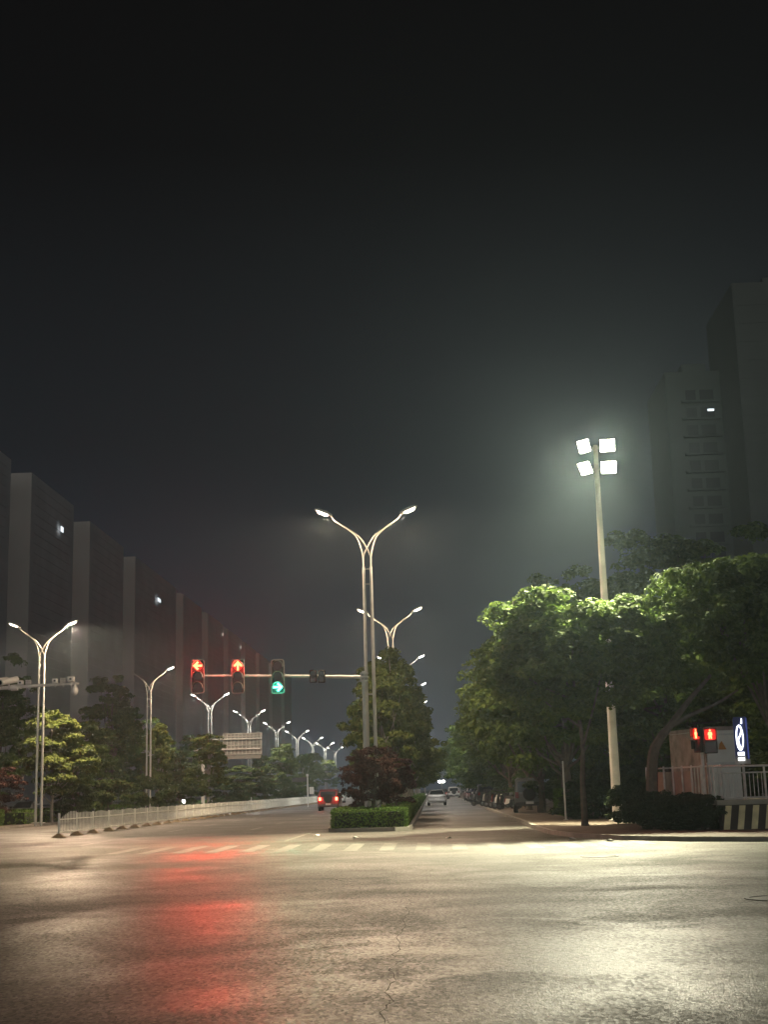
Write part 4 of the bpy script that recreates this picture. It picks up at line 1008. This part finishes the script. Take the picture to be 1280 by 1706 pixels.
# ------------------------------------------------------------------ the right corner: wall, railing, kiosk, pedestrian signal, sign
def corner():
    # striped retaining wall
    Y = 42.6; l = at(1206, 1387, Y); top = at(1240, 1341, Y).z
    t = thing('striped_wall', 'low wall painted in dark and cream upright stripes at the right edge', 'wall', (l.x, Y, .12)); h = top-.12
    MB().box((4, .25, h/2-.03), (8, .5, h+.06)).build('wall', M['brown_stripe'], t)
    b = MB(); x = .02
    while x < 7.8:
        vs = [(x, -.004, .0), (x+.19, -.004, .0), (x+.30, -.004, h-.01), (x+.11, -.004, h-.01)]
        b.add(vs + [(v[0], .002, v[2]) for v in vs], [(0, 1, 2, 3), (7, 6, 5, 4), (0, 4, 5, 1), (1, 5, 6, 2), (2, 6, 7, 3), (3, 7, 4, 0)]); x += .42
    b.build('stripes', M['cream'], t)
    MB().box((3.95, .22, h+.085), (8.2, .66, .15)).build('coping', M['concrete'], t, bevel=.015)
    zc = .12+h+.16
    # platform behind the wall
    slab('platform', [(l.x+.1, Y+.55), (l.x+8, Y+.55), (l.x+8, Y+14), (l.x+.1, Y+14)], .0, zc-.12, M['concrete'])
    # grey steel railing on the coping
    x0 = at(1133, 1300, Y+.25).x-l.x
    t2 = thing('railing', 'grey steel bar railing on top of the striped wall', 'railing', (l.x, Y+.25, zc)); rh = at(1240, 1275, Y+.2).z-zc
    b = MB()
    for z in (.06, rh-.22, rh-.02): b.tube([(-.1, 0, z), (7.8, 0, z)], .022 if z < rh-.1 else .032, 8)
    b.build('rails', M['rail'], t2, True)
    b = MB()
    for k in range(62): b.tube([(-.02+k*.125, 0, .06), (-.02+k*.125, 0, rh-.22)], .011, 6)
    b.build('bars', M['rail'], t2)
    for k in range(6): MB().box((-.1+k*1.55, 0, rh/2-.02), (.05, .05, rh)).build('post', M['rail'], t2)
    # older railing with brown sheets running off to the left
    t3 = thing('sheet_railing', 'railing backed with rust brown sheets left of the pedestrian signal', 'railing', (0, 0, 0))
    a, e = at(1081, 1335, 47.5), at(1206, 1335, 43.2); a.z = e.z = .12; n = 9
    pts = [a.lerp(e, k/(n-1)) for k in range(n)]; ztop = at(1110, 1277, 46.5).z
    b = MB()
    for i in range(5):
        p, q_ = pts[i], pts[i+1]; d = (q_-p).normalized(); nn = Vector((d.y, -d.x, 0))*-.02
        vs = [p+nn, q_+nn, q_+nn*2, p+nn*2]; b.add([(v.x, v.y, .5) for v in vs] + [(v.x, v.y, ztop-.18) for v in vs], [(0, 1, 2, 3), (7, 6, 5, 4), (0, 4, 5, 1), (1, 5, 6, 2), (2, 6, 7, 3), (3, 7, 4, 0)])
    b.build('sheet', M['rail_panel'], t3)
    for p in pts: MB().tube([(p.x, p.y, .0), (p.x, p.y, ztop)], .03, 8).build('post', M['rail'], t3, True)
    b = MB()
    for z in (ztop-.06, .6): b.tube([(pts[0].x, pts[0].y, z), (pts[-1].x, pts[-1].y, z)], .024, 8)
    b.build('rails', M['rail'], t3, True)
    b = MB()
    for i in range(5*3, 8*3+1):
        p = a.lerp(e, i/24); b.tube([(p.x, p.y, .6), (p.x, p.y, ztop-.06)], .016, 6)
    b.build('bars', M['rail'], t3)
    # kiosk: pale end wall to the right, stained side to the left
    Yk = 46.4; c = at(1182, 1290, Yk); r = at(1237, 1290, Yk); z1 = at(1182, 1213, Yk).z; z0 = .12
    lf = at(1122, 1290, Yk+3.2)
    t4 = thing('kiosk', 'small kiosk with a pale front and a stained brown side behind the railing', 'kiosk', (c.x, Yk, z0)); hh = z1-z0
    P = [(0, 0), (r.x-c.x, .1), (r.x-c.x+.1, 2.6), (lf.x-c.x+.9, 3.6+.6), (lf.x-c.x, 3.2)]
    MB().prism(P, 'z', 0, hh-.08).build('wall', M['kiosk_white'], t4)
    d = Vector((P[4][0], P[4][1], 0)); nn = Vector((-d.y, d.x, 0)).normalized()*.02
    if nn.x > 0: nn = -nn
    vs = [Vector((0, 0, 0))+nn, d+nn, d+nn*2.2, nn*2.2]
    MB().add([(v.x, v.y, .0) for v in vs] + [(v.x, v.y, hh-.10) for v in vs], [(0, 1, 2, 3), (7, 6, 5, 4), (0, 4, 5, 1), (1, 5, 6, 2), (2, 6, 7, 3), (3, 7, 4, 0)]).build('side_panel', M['kiosk_brown'], t4)
    cx_, cy_ = sum(p[0] for p in P)/5, sum(p[1] for p in P)/5
    MB().prism([(cx_+(p[0]-cx_)*1.06, cy_+(p[1]-cy_)*1.05) for p in P], 'z', hh-.08, hh+.04).build('roof', M['kiosk_brown'], t4)
    b = MB(); b.box(((r.x-c.x)/2, .0, hh-.22), (r.x-c.x, .03, .05)); b.box(((r.x-c.x)/2, -.02, at(1205, 1272, Yk).z-z0), (r.x-c.x+.1, .08, .08)); b.build('trim', M['sign_rib'], t4)
    s = at(1203, 1243, Yk-.04); MB().prism([(-.10, -.11), (.16, -.11), (.02, .17), (-.06, .08)], 'y', -.01, 0).build('sticker', M['orange'], t4).location = (s.x-c.x, -.045+.06*(s.x-c.x)/(r.x-c.x), s.z-z0)
    # pedestrian signal on its post
    Yp = 43.3; p = at(1178, 1330, Yp); zt = at(1178, 1216, Yp).z
    t5 = thing('signal_post', 'grey post carrying the two red pedestrian signals', 'signal post', (p.x, Yp+.2, .12))
    MB().tube([(0, 0, -.1), (0, 0, zt-.12)], .055, 12).build('post', M['rail'], t5, True)
    MB().tube([(0, 0, zt-.12), (0, 0, zt-.08)], .065, 12).build('cap', M['rail'], t5, True)
    def ped(label, px, py, Yq, rz, man):
        q = at(px, py, Yq); u = thing('pedestrian_signal', label, 'pedestrian signal', q, rz, 'pedestrian signals at the right corner')
        MB().box((0, .06, 0), (.42, .16, .78)).build('housing', M['signal_black'], u, bevel=.02)
        for z in (.19, -.19):
            ln = MB().prism(rrect(.34, .33, .05), 'y', -.032, -.018).build('lens', M['red_face' if z > 0 else 'dark_lens'], u); ln.location = (0, 0, z)
            hb = MB(); hb.box((0, -.08, .19), (.38, .16, .015)); hb.box((-.19, -.06, .05), (.012, .11, .27)); hb.box((.19, -.06, .05), (.012, .11, .27)); hb.build('hood', M['signal_black'], ln)
            if z > 0:
                b = MB(); b.disc((0, -.038, .125), .034, 'y', .008, 14)
                b.prism([(-.055, .08), (.055, .08), (.075, -.01), (.05, -.015), (.055, -.14), (.012, -.14), (0, -.04), (-.012, -.14), (-.055, -.14), (-.05, -.015), (-.075, -.01)], 'y', -.042, -.034)
                b.build('walker', man, ln)
                l_ = bpy.data.lights.new('signal_light', 'POINT'); l_.energy = 14; l_.color = (1, .035, .02); l_.shadow_soft_size = .06
                o_ = bpy.data.objects.new('signal_light', l_); col.objects.link(o_); o_.parent = ln; o_.location = (0, -.17, -.02)
        MB().box((0 , .17, 0), (.1, .1, .3)).build('clamp', M['dark_metal'], u)
    ped('pedestrian signal with a red standing man facing the camera', 1184.5, 1234, Yp-.1, R(-4), M['red_man'])
    ped('pedestrian signal turned to the left, its red man seen from the side', 1162.5, 1233, Yp+.2, R(-68), M['red_man'])
    # upright lit sign: blue board, white neon swirl, two bars
    Yn = 45.2; q = at(1238.5, 1290, Yn); sb, st = at(1238, 1270, Yn).z-zc, at(1238, 1194, Yn).z-zc
    t6 = thing('neon_sign', 'upright blue sign with a white glowing swirl and two bars right of the kiosk', 'sign', (q.x, Yn, zc-.1), R(-40)); H = st-sb
    MB().box((0, .08, sb+H/2+.1), (.43, .14, H)).build('board', M['sign_blue'], t6, bevel=.02)
    MB().tube([(0, .08, 0), (0, .08, sb+.15)], .045, 8).build('post', M['rail'], t6, True)
    MB().box((0, .08, sb+.12), (.46, .16, .16)).build('foot_panel', M['rail'], t6)
    b = MB(); b.box((-.218, .08, sb+H/2+.1), (.012, .10, H-.1)); b.box((.218, .08, sb+H/2+.1), (.012, .10, H-.1)); b.build('edge_glow', M['neon_blue'], t6)
    c0 = Vector((0, -.01, sb+.1+H*.54)); b = MB()
    ring = [(c0.x+.115*math.cos(2*math.pi*k/28), -.012, c0.z+.40*math.sin(2*math.pi*k/28)) for k in range(29)]
    b.tube(ring, .021, 8, False)
    b.tube(smooth_path([(c0.x-.0, -.012, c0.z+.38), (c0.x+.075, -.012, c0.z+.27), (c0.x+.03, -.012, c0.z+.10), (c0.x-.05, -.012, c0.z-.06), (c0.x-.03, -.012, c0.z-.22), (c0.x+.04, -.012, c0.z-.38)], 5), .022, 8)
    b.tube([(c0.x+.09, -.012, c0.z+.45), (c0.x+.11, -.012, c0.z+.62)], [.03, .015], 8)
    for z, hz in ((-.52, .11), (-.69, .09)): b.box((c0.x+.01, -.012, c0.z+z), (.22, .03, hz))
    b.build('swirl', M['neon'], t6)
    MB().box((0, -.006, sb+.1+.14), (.34, .012, .12)).build('caption_strip', M['sign_rib'], t6)
corner()

# ------------------------------------------------------------------ towers
def tower(label, group, x0, x1, y0, y1, H, body, floors, lit=(), pale_front=None, windows=None):
    t = thing('tower_block', label, 'tower block', ((x0+x1)/2, y0, 0), 0, group); wx, wy = x1-x0, y1-y0
    MB().box((0, wy/2, H/2), (wx, wy, H)).build('wall', body, t)
    MB().box((0, wy/2, H+1.6), (wx*.5, wy*.4, 3.2)).build('roof', body, t)
    if pale_front: MB().box((0, -.15, H/2), (wx, .3, H)).build('end_wall', pale_front, t)
    fh = H/floors; b = MB()
    for k in range(1, floors): b.box((wx/2+.08, wy/2, k*fh), (.16, wy*.86, .2))
    b.build('balconies', body, t)
    return t
GT = 'tower blocks along the left horizon'
tl = ['nearest left tower block, its pale end wall the widest strip', 'second left tower block from the picture edge', 'third left tower block, behind the second street lamp', 'left tower block behind the red left arrow signal', 'left tower block between the two red arrow signals',
      'left tower block just behind the red up arrow', 'left tower block right of the red up arrow', 'left tower block left of the green arrow signal', 'left tower block behind the green arrow signal', 'farthest left tower block']
ys = [404, 477, 553, 664, 740, 815, 890, 965, 1045, 1130]; lens_ = [50, 54, 92, 56, 56, 56, 56, 58, 62, 60]
for i, (y, ln) in enumerate(zip(ys, lens_)):
    tw = tower(tl[i], GT, -139, -121, y, y+ln, 100 if i else 101, M['tower_dark'], 33, pale_front=M['tower_light'])
tower('cut off tower block at the left picture edge', GT, -139, -121, 330, 383, 100, M['tower_dark'], 33, pale_front=M['tower_light'])
towers = {o['label']: o for o in bpy.data.objects if o.get('category') == 'tower block'}
def lit(label, px, py, y, face_x, wpx, hpx, m=None):
    t = towers[label]; p = at(px, py, y)
    # the facade towards the road is the plane x = -121: find where the ray meets it
    d = F_*CAM_F + R_*(px-640) - U_*(py-853)
    if face_x is not None: tt = face_x/d[0]; p = Vector((face_x, d[1]*tt, CAM_Z+d[2]*tt)); s = p.y/CAM_F; dims = (.2, wpx*s*3.0, hpx*s)
    else: s = y/CAM_F; dims = (wpx*s, .2, hpx*s)
    o = MB().box((0, 0, 0), dims).build('lit_window', m or M['lit_window'], t); o.location = p - t.location
lit(tl[0], 103, 882, 430, -119.9, 5, 9)
lit(tl[2], 265, 1000, 560, -119.9, 8, 6)
lit(tl[4], 371, 1057, 750, -119.9, 2.5, 5, M['lit_warm'])
lit(tl[5], 401, 1078, 830, -119.9, 2.5, 5, M['lit_warm'])
def right_towers():
    G = 'tower blocks at the right edge'
    Y = 217.; l, r = at(1128, 900, Y).x, at(1232, 900, Y).x; H = at(1180, 618, Y).z
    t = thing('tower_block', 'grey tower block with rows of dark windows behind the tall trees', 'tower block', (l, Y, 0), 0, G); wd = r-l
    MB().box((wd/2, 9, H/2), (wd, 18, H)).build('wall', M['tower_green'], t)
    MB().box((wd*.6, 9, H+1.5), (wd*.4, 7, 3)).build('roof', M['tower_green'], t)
    fl = int(H/3)
    for k in range(4, fl):
        for xx, ww in ((.34, .17), (.60, .23)):
            w_ = MB().box((wd*xx+wd*.06, -.02, k*3+1.3), (wd*ww, .10, 1.7)).build('window', M['window'], t)
    b = MB()
    for k in range(4, fl): b.box((wd*.55, -.3, k*3+.15), (wd*.62, .6, .3))
    b.build('ledges', M['tower_green'], t)
    p = at(1185, 683, Y-.2); MB().box((p.x-l, -.3, p.z), (1.05, .2, .34)).build('lit_window', M['lit_window'], t)
    Y2 = 204.; l2 = at(1247, 800, Y2).x; H2 = at(1262, 470, Y2).z
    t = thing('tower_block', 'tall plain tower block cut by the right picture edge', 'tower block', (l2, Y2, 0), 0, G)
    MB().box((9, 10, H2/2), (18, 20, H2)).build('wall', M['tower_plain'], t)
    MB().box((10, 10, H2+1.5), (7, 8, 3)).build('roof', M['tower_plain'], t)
    b = MB()
    for k in range(1, int(H2/3)): b.box((9, -.06, k*3.), (17.4, .12, .12))
    b.build('ledges', M['tower_plain'], t)
right_towers()

# ------------------------------------------------------------------ night haze
hz = MB().box((0, 550, 55), (1600, 1500, 114)).build('haze', [], None)
tag(hz, kind='stuff')
hm = bpy.data.materials.new('night haze'); hm.use_nodes = True; hn = hm.node_tree; hn.nodes.clear()
ho = hn.nodes.new('ShaderNodeOutputMaterial'); pv = hn.nodes.new('ShaderNodeVolumePrincipled')
pv.inputs['Color'].default_value = (.64, .82, .95, 1); pv.inputs['Density'].default_value = HAZE; pv.inputs['Anisotropy'].default_value = .74
hn.links.new(pv.outputs[0], ho.inputs['Volume']); hz.data.materials.clear(); hz.data.materials.append(hm)
